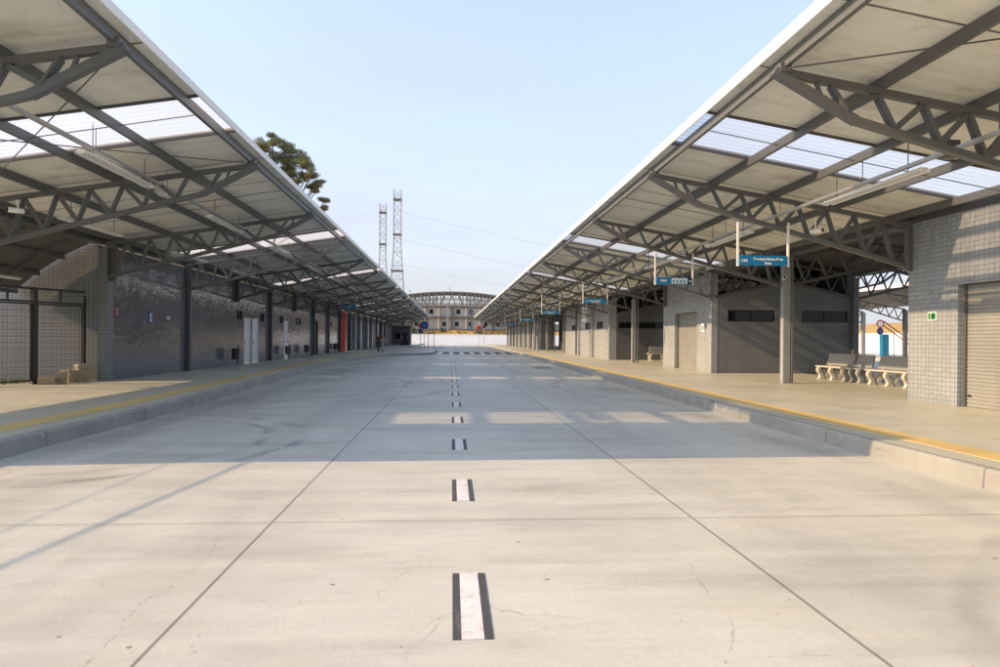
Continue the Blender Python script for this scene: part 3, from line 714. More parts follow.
# block 4: pale pillar, dark shopfronts, colonnade
b4 = thing('tiled_building', 'distant block with pale tiled corner pillar and dark shopfronts on the right', 'building', (10.55, 64.0, 0))
part(b4, MB().box(10.45, 12.2, 82.0, 83.2, 0, 4.2), 'corner_pillar', M['tileF'])
part(b4, MB().box(10.43, 10.449, 82.4, 82.9, 1.9, 2.6), 'vent', M['black'])
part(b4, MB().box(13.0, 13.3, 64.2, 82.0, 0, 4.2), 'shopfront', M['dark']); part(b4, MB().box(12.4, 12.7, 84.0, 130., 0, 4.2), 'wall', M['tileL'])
for y in (69.5, 73.6, 77.6): part(b4, MB().box(12.75, 12.99, y, y+.5, 0, 4.0), 'mullion', M['steel'])
for k in range(7): part(b4, MB().box(10.58, 10.85, 86.0+6.1*k, 88.9+6.1*k, ZP, 3.9), 'pier', M['tileF'])

# left building
lb = thing('tiled_building', 'long dark glazed tile building with white doors on the left platform', 'building', (-10.2, 21.0, 0))
WL = [(33.15, 34.0, 2.36, 2.84), (37.1, 37.9, 2.37, 2.84), (41.3, 42.06, 2.36, 2.82), (45.2, 47.0, 2.36, 2.84), (57.5, 58.9, 2.4, 2.88)]
DL = [(34.3, 35.38, ZP, 2.5), (35.66, 36.74, ZP, 2.5), (42.3, 43.3, ZP, 2.55)]
DK = (51.35, 52.9, ZP, 2.8)
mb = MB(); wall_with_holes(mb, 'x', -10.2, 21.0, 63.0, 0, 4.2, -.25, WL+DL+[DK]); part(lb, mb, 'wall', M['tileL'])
mb = MB(); mb.box(-16.4, -10.47, 21.0, 21.25, 0, 4.25); part(lb, mb, 'end_wall', M['tileE'])
part(lb, MB().box(-10.46, -10.19, 20.93, 21.31, 0, 4.18), 'corner_pilaster', M['tileE'])
part(lb, MB().box(-16.4, -10.46, 62.7, 62.99, 0, 4.2), 'end_wall', M['tileE'])
for w in WL: sub(lb, box_window(None, 'x', -10.2, *w, -1))
for a, b, lo, hi in DL:
    d = MB(); d.box(-10.27, -10.23, a+.06, b-.06, lo+.03, hi-.06); d_ = part(lb, d, 'door', M['door'])
    f = MB(); f.box(-10.29, -10.19, a, a+.06, lo, hi); f.box(-10.29, -10.19, b-.06, b, lo, hi); f.box(-10.29, -10.19, a+.06, b-.06, hi-.06, hi)
    f.build('door_frame', M['door'], d_)
    h = MB(); h.box(-10.22, -10.17, a+.14, a+.26, 1.28, 1.32); h.box(-10.229, -10.215, a+.13, a+.19, 1.2, 1.4); h.build('handle', M['steel_d'], d_)
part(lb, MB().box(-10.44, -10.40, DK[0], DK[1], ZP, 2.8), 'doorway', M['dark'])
rp = thing('red_wall_panel', 'tall bright red wall panel between the tiled buildings on the left', 'wall panel', (-10.2, 63.1, 0))
part(rp, MB().box(-10.35, -10.2, 63.1, 66.4, ZP, 3.95), 'panel', M['red'], bevel=.01)
part(rp, MB().box(-10.40, -10.14, 62.98, 63.09, ZP, 4.0), 'edge_trim', M['steel_d'])
l2 = thing('tiled_building', 'far left block with a row of piers and dark openings, past the red panel', 'building', (-10.2, 67.0, 0))
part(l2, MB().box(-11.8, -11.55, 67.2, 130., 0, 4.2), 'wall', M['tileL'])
part(l2, MB().box(-11.54, -10.2, 67.2, 67.5, 0, 4.1), 'end_wall', M['tileR'])
for k in range(14):
    y = 69 + 3.6*k + (k % 3)*.5
    part(l2, MB().box(-10.55, -10.2, y, y+1.5+.4*(k % 2), ZP, 4.0), 'pier', M['tileF'] if k % 3 else M['tileE'])
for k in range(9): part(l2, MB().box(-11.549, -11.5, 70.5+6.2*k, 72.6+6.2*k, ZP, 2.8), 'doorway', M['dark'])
for k in range(5): part(l2, MB().box(-11.549, -11.49, 74.0+8.2*k, 75.4+8.2*k, ZP, 2.9), 'door', M['door'])

# ------------------------------------------------------------------ black gate and fence by the left gap
def gate():
    t = thing('gate', 'black steel gate of wire mesh closing the gap beside the left building', 'gate')
    A = Vector((-10.80, 20.85, ZP)); B = Vector((-12.35, 17.2, ZP)); d = (B-A).normalized(); L = (B-A).length; H = 2.62
    P = lambda s, z: A + d*s + Vector((0,0,z))
    dr = -.04    # ground falls away a little
    posts = [0, 1.52, 3.0, L]
    for s in posts:
        w = .13 if s == 1.52 else .075
        MB().bar(P(s,-.2), P(s,H - (.1 if s == 0 else 0)), w, w, d).build('post', M['black'], t)
    f = MB(); f.bar(P(0,H),P(L,H),.08,.06); f.bar(P(0,H-.36),P(L,H-.36),.05,.05)
    for s in (.75, 2.25): f.bar(P(s,H),P(s,H-.36),.05,.05,d)
    f.build('top_rail', M['black'], t)
    for a, b in ((.08, 1.43), (1.62, 2.94), (3.06, L-.06)):
        g = MB(); g.bar(P(a,H-.42),P(b,H-.42),.035,.045); g.bar(P(a,.10),P(b,.10),.035,.045); g.bar(P(a,.10),P(a,H-.42),.035,.045,d); g.bar(P(b,.10),P(b,H-.42),.035,.045,d)
        lf = g.build('leaf_frame', M['black'], t)
        m_ = MB(); n = int((b-a)/.05)
        for k in range(1, n): s = a+(b-a)*k/n; m_.bar(P(s,.12),P(s,H-.44),.005,.005,d)
        for k in range(1, 12): z_ = .12+(H-.56)*k/12; m_.bar(P(a,z_),P(b,z_),.006,.006)
        m_.build('wire_mesh', M['black'], lf)
    return t
gate()
rg = random.Random(3)
def rubble(loc, sz, rz, label):
    mb = MB(); bm = bmesh.new(); bmesh.ops.create_cube(bm, size=1)
    bmesh.ops.subdivide_edges(bm, edges=bm.edges, cuts=3, use_grid_fill=True)
    for v in bm.verts: v.co += Vector([rg.uniform(-.075,.075) for _ in range(3)]); v.co = Vector((v.co.x*sz[0], v.co.y*sz[1], (v.co.z+.5)*sz[2]))
    me = bpy.data.meshes.new('rubble_block'); bm.to_mesh(me); bm.free(); me.materials.append(M['block'])
    o = bpy.data.objects.new('rubble_block', me); COL.objects.link(o); o.location = loc; o.rotation_euler = (0,0,rz)
    tag(o, label, 'block', 'broken blocks left beside the gate')
rubble((-10.98, 19.35, ZP), (.40, .26, .19), .3, 'low flat broken block nearest the gate post')
rubble((-10.82, 19.75, ZP), (.2, .24, .32), .15, 'upright broken block beside the low flat one')
rubble((-10.88, 20.20, ZP), (.27, .25, .36), -.25, 'squarish broken block standing left of the largest pile block')
rubble((-10.68, 20.52, ZP), (.36, .3, .36), .5, 'largest broken block at the foot of the tiled corner')
rubble((-10.70, 20.50, ZP+.345), (.26, .2, .17), 1.0, 'small broken block lying on top of the pile')

# ------------------------------------------------------------------ lights, trays
def fluor(label, group='fluorescent lights hung under the canopies'):
    t = thing('fluorescent_light', label, 'light', (0,0,0), 0, group)
    h = MB(); h.extrude([(-.13,0),(-.055,.055),(.055,.055),(.13,0),(.12,0),(.05,.03),(-.05,.03),(-.12,0)], 'y', -1.35, 1.35); h.build('reflector', M['lamp'], t)
    for s in (-1,1):
        u = MB(); u.tube([(s*.06,-1.28,.004),(s*.06,1.28,.004)], .016, 8); u.build('tube', M['tubew'], t)
    for y in (-1.0, 1.0):
        r = MB(); r.tube([(0,y,.055),(0,y,.62)], .008, 6); r.build('hanger', M['steel_d'], t)
    for ye in (-1.36, 1.345): MB().box(-.05,.05,ye,ye+.015,-.01,.05).build('end_cap', M['lamp'], t)
    return t
fl = None
rowR = [(7.2, 11.3+6.1*k, 4.20) for k in range(8)]; rowL = [(-6.25, 13.3+6.1*k, 4.66) for k in range(7)]; rowV = [(-8.7, 17.2+6.1*k, 4.18) for k in range(3)]
words_ = ['nearest','second','third','fourth','fifth','sixth','seventh','eighth']
for row, nm in ((rowR, 'over the right platform'), (rowL, 'over the left kerb'), (rowV, 'over the left platform by the wall')):
    for k, (x, y, z_) in enumerate(row):
        lab = f'white twin tube light {nm}, {words_[k]} in its row'
        if fl is None: fl = fluor(lab); o = fl
        else: o = copy_tree(fl); o['label'] = lab
        o.location = (x, y, z_)
o = fluor('white twin tube light under the lean-to roof behind the black gate'); o.location = (-11.5, 17.6, 3.05)
for x, z_, y0, y1, lab in ((7.2, 4.33, 4.5, 60., 'thin steel cable conduit running above the right row of lights'), (-6.25, 4.79, 8.4, 60., 'thin steel cable conduit running above the left row of lights')):
    t = thing('cable_conduit', lab, 'conduit', (x, y0, z_), 0, 'cable conduits above the lights')
    c = MB(); c.extrude([(-.045,0),(.045,0),(.045,.05),(.035,.05),(.035,.008),(-.035,.008),(-.035,.05),(-.045,.05)], 'y', 0, y1-y0); c.build('tray', M['galv'], t)
    for k in range(int((y1-y0)/3)):
        r = MB(); yy = 1+3*k; r.tube([(0,yy,.05),(0,yy,.42)], .007, 6); r.build('hanger', M['steel_d'], t)
t = thing('junction_box', 'grey junction box under the nearest right truss', 'junction box', (7.35, 9.6, 4.3))
MB().box(-.11,.11,-.09,.09,0,.26).build('box', M['steel'], t, bevel=.01); MB().tube([(0,0,.26),(0,0,.45)], .02, 8).build('conduit', M['galv'], t)
t = thing('junction_box', 'white junction box on the left cable conduit near the second truss', 'junction box', (-6.3, 15.3, 4.62))
MB().box(-.08,.08,-.07,.07,0,.2).build('box', M['white'], t, bevel=.01); MB().tube([(0,0,.2),(0,0,.4)], .015, 8).build('conduit', M['galv'], t)

def camera_dev(loc, rz, label, arm=(0,0,.22)):
    t = thing('security_camera', label, 'camera', loc, rz, 'security cameras on the canopy')
    b = MB(); b.tube([(0,-.16,0),(0,-.15,0),(0,.12,0),(0,.13,0)], [.03,.055,.055,.03], 12); b.build('body', M['lamp'], t, smooth=True)
    l = MB(); l.tube([(0,-.175,0),(0,-.15,0)], .04, 12); l.build('lens', M['black'], t)
    a = MB(); a.tube([(0,.02,.03),arm], .018, 8); a.build('bracket', M['lamp'], t)
camera_dev((8.15, 14.75, 4.05), .5, 'small white security camera below the second right truss')
camera_dev((10.42, 20.7, 3.55), -.4, 'white security camera fixed near the top of the tiled column', (.1,.1,.05))
camera_dev((-8.9, 14.6, 4.12), -.8, 'dark shaded security camera under the left canopy')
camera_dev((10.45, 33.0, 3.62), -.6, 'white security camera on the corner of the second right block', (.1,.0,.1))

# ------------------------------------------------------------------ lettering
def text_mesh(s, size, parent, mat, loc, name='lettering', align='CENTER'):
    cu = bpy.data.curves.new('lettering', 'FONT'); cu.body = s; cu.size = size; cu.align_x = align; cu.extrude = .002; cu.offset = .0035
    o = bpy.data.objects.new('tmp', cu); COL.objects.link(o); bpy.context.view_layer.update()
    me = bpy.data.meshes.new_from_object(o.evaluated_get(bpy.context.evaluated_depsgraph_get())); bpy.data.objects.remove(o)
    m = bpy.data.objects.new(name, me); COL.objects.link(m); me.materials.clear(); me.materials.append(mat)
    m.rotation_euler = (R(90), 0, 0); m.location = loc; m.parent = parent
    return m
def glyph_line(x0, x1, z, h, y, seed):
    mb = MB(); q = random.Random(seed); x = x0
    while x < x1:
        w = q.uniform(.018, .04)
        if q.random() > .16: mb.box(x, min(x+w, x1), y-.004, y, z, z+h*q.choice((1,1,.75)))
        x += w + .012
    return mb
def hanging_sign(x0, x1, y, z0, z1, zrod, label, kind):
    cx = (x0+x1)/2; w = (x1-x0)/2
    t = thing('hanging_sign', label, 'sign', (cx, y, z0), 0, 'blue signs hung from the trusses')
    h = z1-z0
    p = MB().box(-w+.03, w-.03, -.03, .03, 0, h).build('sign_panel', M['blue'], t, bevel=.006)
    for s in (-1, 1):
        MB().box(s*w-.02, s*w+.022, -.022, .022, -.02, zrod-z0).build('hanger_post', M['white'], t)
    if kind == 0:
        text_mesh('144', .10, p, M['white'], (-w+.14, -.034, .07))
        text_mesh('Terminal Afonso Pena', .076, p, M['white'], (.11, -.034, .118)); text_mesh('Feira', .078, p, M['white'], (.11, -.034, .024))
    elif kind == 1:
        glyph_line(-w+.09, -w+.36, .09, .055, -.031, 4).build('lettering', M['white'], p)
        for k in range(5):
            c = MB().box(-.08+k*.115, .02+k*.115, -.036, -.031, .03, h-.03).build('pictogram', M['white'], p)
            MB().box(-.055+k*.115, -.005+k*.115, -.039, -.0362, .055, h-.075).build('pictogram_figure', M['blue'], p)
        a = MB().box(w-.17, w-.035, -.036, -.031, .005, h-.005).build('arrow_field', M['navy'], p)
        ar = MB(); ar.add([(w-.13,-.0375,h/2-.012),(w-.09,-.0375,h/2-.012),(w-.09,-.0375,h/2-.04),(w-.05,-.0375,h/2),(w-.09,-.0375,h/2+.04),(w-.09,-.0375,h/2+.012),(w-.13,-.0375,h/2+.012)], [(0,1,2,3,4,5,6)]); ar.build('arrow', M['white'], p)
    else:
        glyph_line(-w+.06, -w+.2, .08, .06, -.031, 5+kind).build('lettering', M['white'], p)
        glyph_line(-.32, .32, .11, .05, -.031, 7+kind).build('lettering', M['white'], p); glyph_line(-.18, .18, .03, .05, -.031, 9+kind).build('lettering', M['white'], p)
    return t
hanging_sign(6.42, 7.59, T(2)-.13, 3.27, 3.49, 4.25, 'blue hanging sign with number 144 and white lettering, nearest on the right', 0)
hanging_sign(6.34, 7.54, T(3)-.13, 3.31, 3.53, 4.3, 'blue hanging sign with white pictogram squares and dark arrow end', 1)
hanging_sign(6.36, 7.56, 32.7, 3.31, 3.55, 4.3, 'blue hanging sign third along the right platform', 2)
hanging_sign(5.95, 7.15, T(7)-.13, 3.2, 3.44, 4.5, 'blue hanging sign fourth along the right platform', 3)
hanging_sign(6.3, 7.5, 62.6, 3.2, 3.45, 4.3, 'small distant blue hanging sign fifth along the right platform', 4)
hanging_sign(6.3, 7.5, 80.6, 3.2, 3.45, 4.3, 'tiny farthest blue hanging sign on the right platform', 5)
hanging_sign(-8.25, -7.05, T(8), 3.7, 3.98, 4.5, 'blue hanging sign over the left platform before the red panel', 6)

# wall signs
def plate(name, label, cat, loc, w, h, mat, sg, marks):
    """small plate on a wall facing +-x; marks are (y0,y1,z0,z1,mat)"""
    t = thing(name, label, cat, loc)
    MB().box(0, sg*.015, -w/2, w/2, -h/2, h/2).build('plate', mat, t, bevel=.004)
    for y0, y1, z0, z1, m_ in marks: MB().box(sg*.0155, sg*.019, y0, y1, z0, z1).build('symbol', m_, t)
plate('wall_sign', 'small red sign with white marks on the dark tiled wall', 'sign', (-10.198, 21.5, 2.3), .22, .28, M['redd'], 1, [(-.05,.05,.03,.09,M['galv']), (-.05,.05,-.09,-.03,M['galv'])])
plate('wall_sign', 'blue sign with two white figures on the dark tiled wall', 'sign', (-10.198, 23.85, 2.2), .3, .4, M['wblue'], 1, [(-.05,.05,.09,.15,M['white']), (-.06,.06,-.0,.07,M['white']), (-.06,.06,-.14,-.05,M['white'])])
plate('wall_plate', 'small pale grey plate right of the blue wall sign', 'plate', (-10.198, 25.3, 2.22), .3, .13, M['galv'], 1, [])
plate('wall_sign', 'small dark blue sign between the white doors and the window', 'sign', (-10.198, 33.75, 2.15), .22, .26, M['navy'], 1, [])
plate('exit_sign', 'white exit sign with green arrow on the nearest right wall', 'sign', (10.548, 14.24, 2.14), .26, .19, M['white'], -1, [(-.11,.03,-.075,.075,M['green']), (.05,.11,-.075,.075,M['green']), (-.075,-.005,-.018,.018,M['white']), (-.02,.0,-.05,.05,M['white']), (.07,.09,-.04,.05,M['white'])])
plate('wall_sign', 'white sign with a blue symbol on the wall beside the shutter', 'sign', (10.548, 27.95, 2.1), .34, .36, M['white'], -1, [(-.08,.08,-.11,.07,M['blue'])])

# ------------------------------------------------------------------ benches
def bench(label, mat_seat, loc, rz, L=1.85):
    t = thing('concrete_bench', label, 'bench', loc, rz, 'cast concrete benches on the right platform')
    # local: x runs along the bench, -y is the front
    s = MB(); s.box(-L/2, L/2, -.24, .22, .43, .48); s.build('seat', mat_seat, t, bevel=.015)
    b = MB(); b.extrude([(.17,.50),(.235,.495),(.33,.90),(.28,.915)], 'x', -L/2+.03, L/2-.03); b.build('backrest', M['benchb'], t, bevel=.012)
    for x in (-L/2+.16, 0, L/2-.16):
        out = []; inn = []
        for i in range(13):
            q = i/12; z_ = .43*q
            out.append((-.20+.055*math.sin(q*2*math.pi)*1.0 - .02*(1-q), z_)); inn.append((-.10+.055*math.sin(q*2*math.pi), z_))
        l = MB(); n = len(out)
        # two S-shaped legs joined by a ring
        for sgn in (1, -1):
            pl = [(sgn*p[0], p[1]) for p in out] + [(sgn*p[0], p[1]) for p in reversed(inn)]
            l.extrude(pl, 'x', x-.065, x+.065)
        ring_o = [(.085*math.cos(a*math.pi/8), .25+.085*math.sin(a*math.pi/8)) for a in range(16)]
        ring_i = [(.05*math.cos(a*math.pi/8), .25+.05*math.sin(a*math.pi/8)) for a in range(16)]
        vs = [(x-.03, *p) for p in ring_o] + [(x-.03, *p) for p in ring_i] + [(x+.03, *p) for p in ring_o] + [(x+.03, *p) for p in ring_i]
        fs = []
        for a in range(16):
            c = (a+1) % 16; fs += [(a,c,16+c,16+a), (32+a,48+a,48+c,32+c), (a,32+a,32+c,c), (16+a,16+c,48+c,48+a)]
        l.add(vs, fs); l.build('leg', mat_seat, t)
    for xb in (-L/2+.25, L/2-.25): MB().bar((xb,.2,.45),(xb,.26,.7),.06,.05,(1,0,0)).build('back_bracket', mat_seat, t)
    return t
bench('pale concrete bench with grey back, farthest from the camera of the three in a row', M['bench'], (13.22, 22.55, ZP), -R(90))
bench('concrete bench coloured grey for shade, standing in the middle of the three', M['benchb'], (13.22, 21.35, ZP-.0), -R(90), 1.1)  # grey seat and legs here: shade put into the colour
bench('pale concrete bench with grey back, nearest the tiled wall edge', M['bench'], (13.22, 19.55, ZP), -R(90), 2.0)
bench('small distant concrete bench in the dark recess on the right', M['bench'], (13.4, 42.6, ZP), R(180))

# ------------------------------------------------------------------ bins on the left
bn = None
for y, lab in ((31.9, 'dark litter bin on a post left of the white doors'), (41.9, 'dark litter bin on a post before the single white door'), (47.2, 'dark litter bin on a post under the wide window'), (58.6, 'dark litter bin near the red panel'), (60.4, 'second dark litter bin closest to the red panel')):
    if bn is None:
        bn = thing('litter_bin', lab, 'bin', (-9.85, y, ZP), 0, 'litter bins along the left wall')
        m_ = MB()
        for k in range(14):
            a = 2*math.pi*k/14; m_.bar((.15*math.cos(a),.15*math.sin(a),.3),(.17*math.cos(a),.17*math.sin(a),.78),.06,.012,(math.cos(a),math.sin(a),0))
        m_.tube([(0,0,.30),(0,0,.32)], .15, 14); m_.tube([(0,0,.775),(0,0,.80)], [.178,.178], 14); m_.build('bucket', M['bin'], bn)
        MB().tube([(0.0,.28,0),(0.0,.28,.95)], .025, 8).build('post', M['bin'], bn); MB().box(-.03,.03,.2,.3,.7,.74).build('bracket', M['bin'], bn)
        o = bn
    else:
        o = copy_tree(bn); o.location = (-9.85, y, ZP); o['label'] = lab

gh = thing('guard_house', 'small dark guard house at the far end of the left platform', 'guard house', (-9.2, 124.5, ZP))
MB().box(-1.6, 1.75, 0, 3.2, 0, 3.3).build('wall', M['steel_d'], gh); MB().box(-1.9, 2.05, -.4, 3.5, 3.3, 3.5).build('roof', M['steel'], gh)
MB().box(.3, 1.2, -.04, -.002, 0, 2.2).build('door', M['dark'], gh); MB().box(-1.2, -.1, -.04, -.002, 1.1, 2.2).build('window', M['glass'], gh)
# ------------------------------------------------------------------ people
def skin_chain(name, verts, edges, radii, mat, parent, root=0, sub=1):
    me = bpy.data.meshes.new(name); me.from_pydata(verts, edges, []); me.materials.append(mat)
    o = bpy.data.objects.new(name, me); COL.objects.link(o); o.parent = parent
    sk = o.modifiers.new('s', 'SKIN'); sk.use_smooth_shade = True
    for i, r_ in enumerate(radii): me.skin_vertices[0].data[i].radius = (r_, r_*.8) if not isinstance(r_, tuple) else r_
    me.skin_vertices[0].data[root].use_root = True
    s_ = o.modifiers.new('u', 'SUBSURF'); s_.levels = sub; s_.render_levels = sub
    return o
def person(loc, rz, label, top, legs, stride=.16, H=1.72):
    t = thing('person', label, 'person', loc, rz, None)
    k = H/1.72
    V = lambda *p: tuple(c*k for c in p)
    body_v = [V(0,0,.94), V(0,0,1.12), V(0,.0,1.38), V(0,0,1.50), V(0,-.02,1.58), V(0,-.03,1.66),
              V(.10,0,.88), V(.105,-stride*.6,.50), V(.10,-stride*.5,.09), V(.10,-stride*.5-.13,.035),
              V(-.10,0,.88), V(-.105,stride*.2,.49), V(-.10,stride*1.2,.10), V(-.10,stride*1.2-.12,.035),
              V(.19,0,1.41), V(.23,.05,1.13), V(.23,-.06,.90), V(.23,-.10,.80),
              V(-.19,0,1.41), V(-.23,-.03,1.13), V(-.23,-.14,.92), V(-.23,-.19,.83)]
    E_ = [(0,1),(1,2),(2,3),(3,4),(4,5),(0,6),(6,7),(7,8),(8,9),(0,10),(10,11),(11,12),(12,13),(2,14),(14,15),(15,16),(16,17),(2,18),(18,19),(19,20),(20,21)]
    rad = [.13,.13,.15,.06,.085,.085,.085,.06,.04,.04,.085,.06,.04,.04,.06,.045,.035,.03,.06,.045,.035,.03]
    skin_chain('body', body_v, E_, [r_*k for r_ in rad], M['skin'], t)
    sv = [body_v[i] for i in (0,1,2,14,15,18,19)]; skin_chain('shirt', sv, [(0,1),(1,2),(2,3),(3,4),(2,5),(5,6)], [.15*k,.15*k,.168*k,.075*k,.058*k,.075*k,.058*k], top, t)
    pv = [body_v[i] for i in (0,6,7,8,10,11,12)]; skin_chain('trousers', pv, [(0,1),(1,2),(2,3),(0,4),(4,5),(5,6)], [.148*k,.098*k,.075*k,.058*k,.098*k,.075*k,.058*k], legs, t)
    skin_chain('hair', [V(0,0,1.64),V(0,.02,1.70)], [(0,1)], [.092*k,.085*k], M['hair'], t)
    for i in (8, 12):
        x, y, z_ = body_v[i]; MB().box(x-.05, x+.05, y-.2, y+.07, 0.002, .1*k).build('shoe', M['darkc'], t, bevel=.03)
    return t
person((-7.05, 66.6, ZP), R(160), 'person in a brown top and dark trousers walking on the left platform', M['brown'], M['darkc'])
person((-6.75, 67.6, ZP), R(165), 'person in pale clothes walking beside the one in brown', M['grey'], M['grey'], H=1.55)
person((-8.2, 112., ZP), R(20), 'distant person in dark clothes standing by the left building end', M['darkc'], M['darkc'], .05)
person((-7.6, 118., ZP), R(200), 'farthest person in black at the end of the left platform', M['darkc'], M['darkc'], .1)

# ------------------------------------------------------------------ road signs
def pole_sign(loc, h, label, discs, tri=False, r=.03):
    t = thing('road_sign', label, 'road sign', loc, 0, 'road signs on poles')
    MB().tube([(0,0,0),(0,0,h)], r, 10).build('pole', M['galv'], t)
    for dx, z_, rad, m1, m2 in discs:
        d = MB(); d.tube([(dx,-.06,z_),(dx,-.045,z_)], rad, 28); p = d.build('disc', m1, t)
        c = MB(); c.tube([(dx,-.068,z_),(dx,-.061,z_)], rad*.72, 28); c.build('face', m2, p)
        if m1 is M['navy']:
            q = MB(); q.box(dx-rad*.45, dx+rad*.45, -.074, -.069, z_-.05, z_+.05); q.build('symbol', M['blue'], p)
    return t
pole_sign((-2.72, 68.2, ZP), 3.2, 'navy round sign on the pole nearest the crossing on the left', [(0, 2.62, .40, M['navy'], M['navy'])])
pole_sign((-3.25, 72.0, ZP), 3.0, 'red ringed sign over a small dark sign, left of the navy sign', [(0, 2.62, .27, M['red'], M['redd']), (0, 2.05, .26, M['navy'], M['navy'])])
pole_sign((-2.35, 69.0, ZP), 3.1, 'bare grey sign pole standing right of the navy sign', [])
pole_sign((-1.95, 76.0, ZP), 3.3, 'bare thin pole nearest the left kerb of the crossing', [])
pole_sign((5.6, 140., 0), 3.6, 'far red round sign above a small blue one, right of the road', [(0, 3.75, .42, M['red'], M['red']), (0, 2.85, .3, M['navy'], M['navy'])], r=.06)
pole_sign((6.75, 142., 0), 3.6, 'far dark square sign on a pole beside the red one', [(0, 3.9, .3, M['black'], M['black'])], r=.06)
pole_sign((8.6, 70.2, ZP), 4.2, 'slim grey pole on the right platform edge by the crossing', [], r=.04)

# seen through the gap on the right: next road, sign, blue post
pole_sign((40.2, 61.3, ZP), 3.4, 'red ringed round sign over a blue one, seen through the gap on the right', [(0, 3.0, .38, M['red'], M['white']), (0, 2.3, .33, M['navy'], M['navy'])], r=.05)
t = thing('totem_post', 'blue totem post seen through the gap on the right', 'post', (38.6, 58.2, 0))
MB().box(-.32,.32,-.2,.2,.18,2.2).build('body', M['post'], t, bevel=.03); MB().box(-.45,.45,-.3,.3,0,.18).build('base', M['blue'], t, bevel=.02)
t = thing('stair_rail', 'dark slanting handrail beside the blue totem post', 'handrail', (38.4, 57.2, 0))
for dz in (0, .45): MB().bar((-.6,0,3.0+dz*.8),(3.0,.2,.6+dz),.06,.08).build('rail', M['black'], t)
for x, z1 in ((.4, 2.3), (1.6, 1.6), (2.9, .9)): MB().bar((x,.0,0),(x,.0,z1),.05,.05,(0,1,0)).build('baluster', M['black'], t)
o = strip([(34.5,20),(34.5,168)], [(47.5,20),(47.5,168)], 0, ZP, M['pave'], 'pavement_far'); o['kind'] = 'structure'
fc = thing('far_canopy', 'another canopy across the second road, seen through the gap on the right', 'canopy', (0,0,0))
slab('roof_slope', 33.0, 5.6, 39.0, 4.6, 30, 120, fc, M['panel'])
MB().extrude([(32.96,5.58),(32.93,5.58),(32.9,5.85),(32.96,5.85)], 'y', 30, 120).build('fascia', M['fascia'], fc)
for k in range(14):
    y = 32 + 6*k
    w = MB()
    for q in range(6):
        a = 34.0+.8*q; w.bar((a,y,5.3-.166*(a-33)),(a+.35,y,4.75-.28*(a+.35-34)),.06,.06,(0,1,0)); w.bar((a+.35,y,4.75-.28*(a+.35-34)),(a+.8,y,5.3-.166*(a+.8-33)),.06,.06,(0,1,0))
    w.bar((33.2,y,5.3),(39,y,4.35),.1,.12); w.bar((34,y,4.75),(39,y,3.3),.1,.1); w.bar((33.2,y,5.28),(34,y,4.75),.1,.1)
    w.build('roof_truss', M['steel'], fc)
    MB().box(38.85,39.15,y-.15,y+.15,0,4.3).build('column', M['tileR'] if k % 2 else M['steel_d'], fc)

# ------------------------------------------------------------------ far end: white wall, bank, arched canopy, block of flats
t = thing('boundary_wall', 'long low white wall closing the far end of the road', 'wall', (0, 170, 0))
MB().box(-40, 48, 0, .25, 0, 2.4).build('wall', M['wallw'], t); MB().box(-40.05, 48.05, -.06, .31, 2.4, 2.5).build('coping', M['white'], t)
t = thing('boundary_wall', 'white wall beyond the second road, seen through the gap on the right', 'wall', (48.0, 20, 0))
MB().box(0, .25, 0, 149.9, 0, 2.4).build('wall', M['wallw'], t); MB().box(-.06, .31, 0, 149.9, 2.4, 2.5).build('coping', M['white'], t)
# dry bank behind the walls
mb = MB(); n = 60; rg = random.Random(8)
vs = []; fs = []
for i in range(n+1):
    x = -60 + 190*i/n
    h = 3.2 + .5*math.sin(i*.7) + rg.uniform(-.25,.25)
    vs += [(x, 172, 0), (x, 176, h-.4), (x, 190, h+.4), (x, 215, h)]
for i in range(n):
    for j in range(3): fs.append((4*i+j, 4*i+4+j, 4*i+5+j, 4*i+1+j))
mb.add(vs, fs); tag(mb.build('bank', M['dry'], smooth=True), kind='structure')
vs = []; fs = []; mb = MB()
for i in range(31):
    y = 20 + 150*i/30; h = 3.0 + .4*math.sin(i*.9)
    vs += [(49, y, 0), (52, y, h-.3), (66, y, h+1.0)]
for i in range(30):
    for j in range(2): fs.append((3*i+j, 3*i+3+j, 3*i+4+j, 3*i+1+j))
mb.add(vs, fs); tag(mb.build('bank_side', M['dry'], smooth=True), kind='structure')

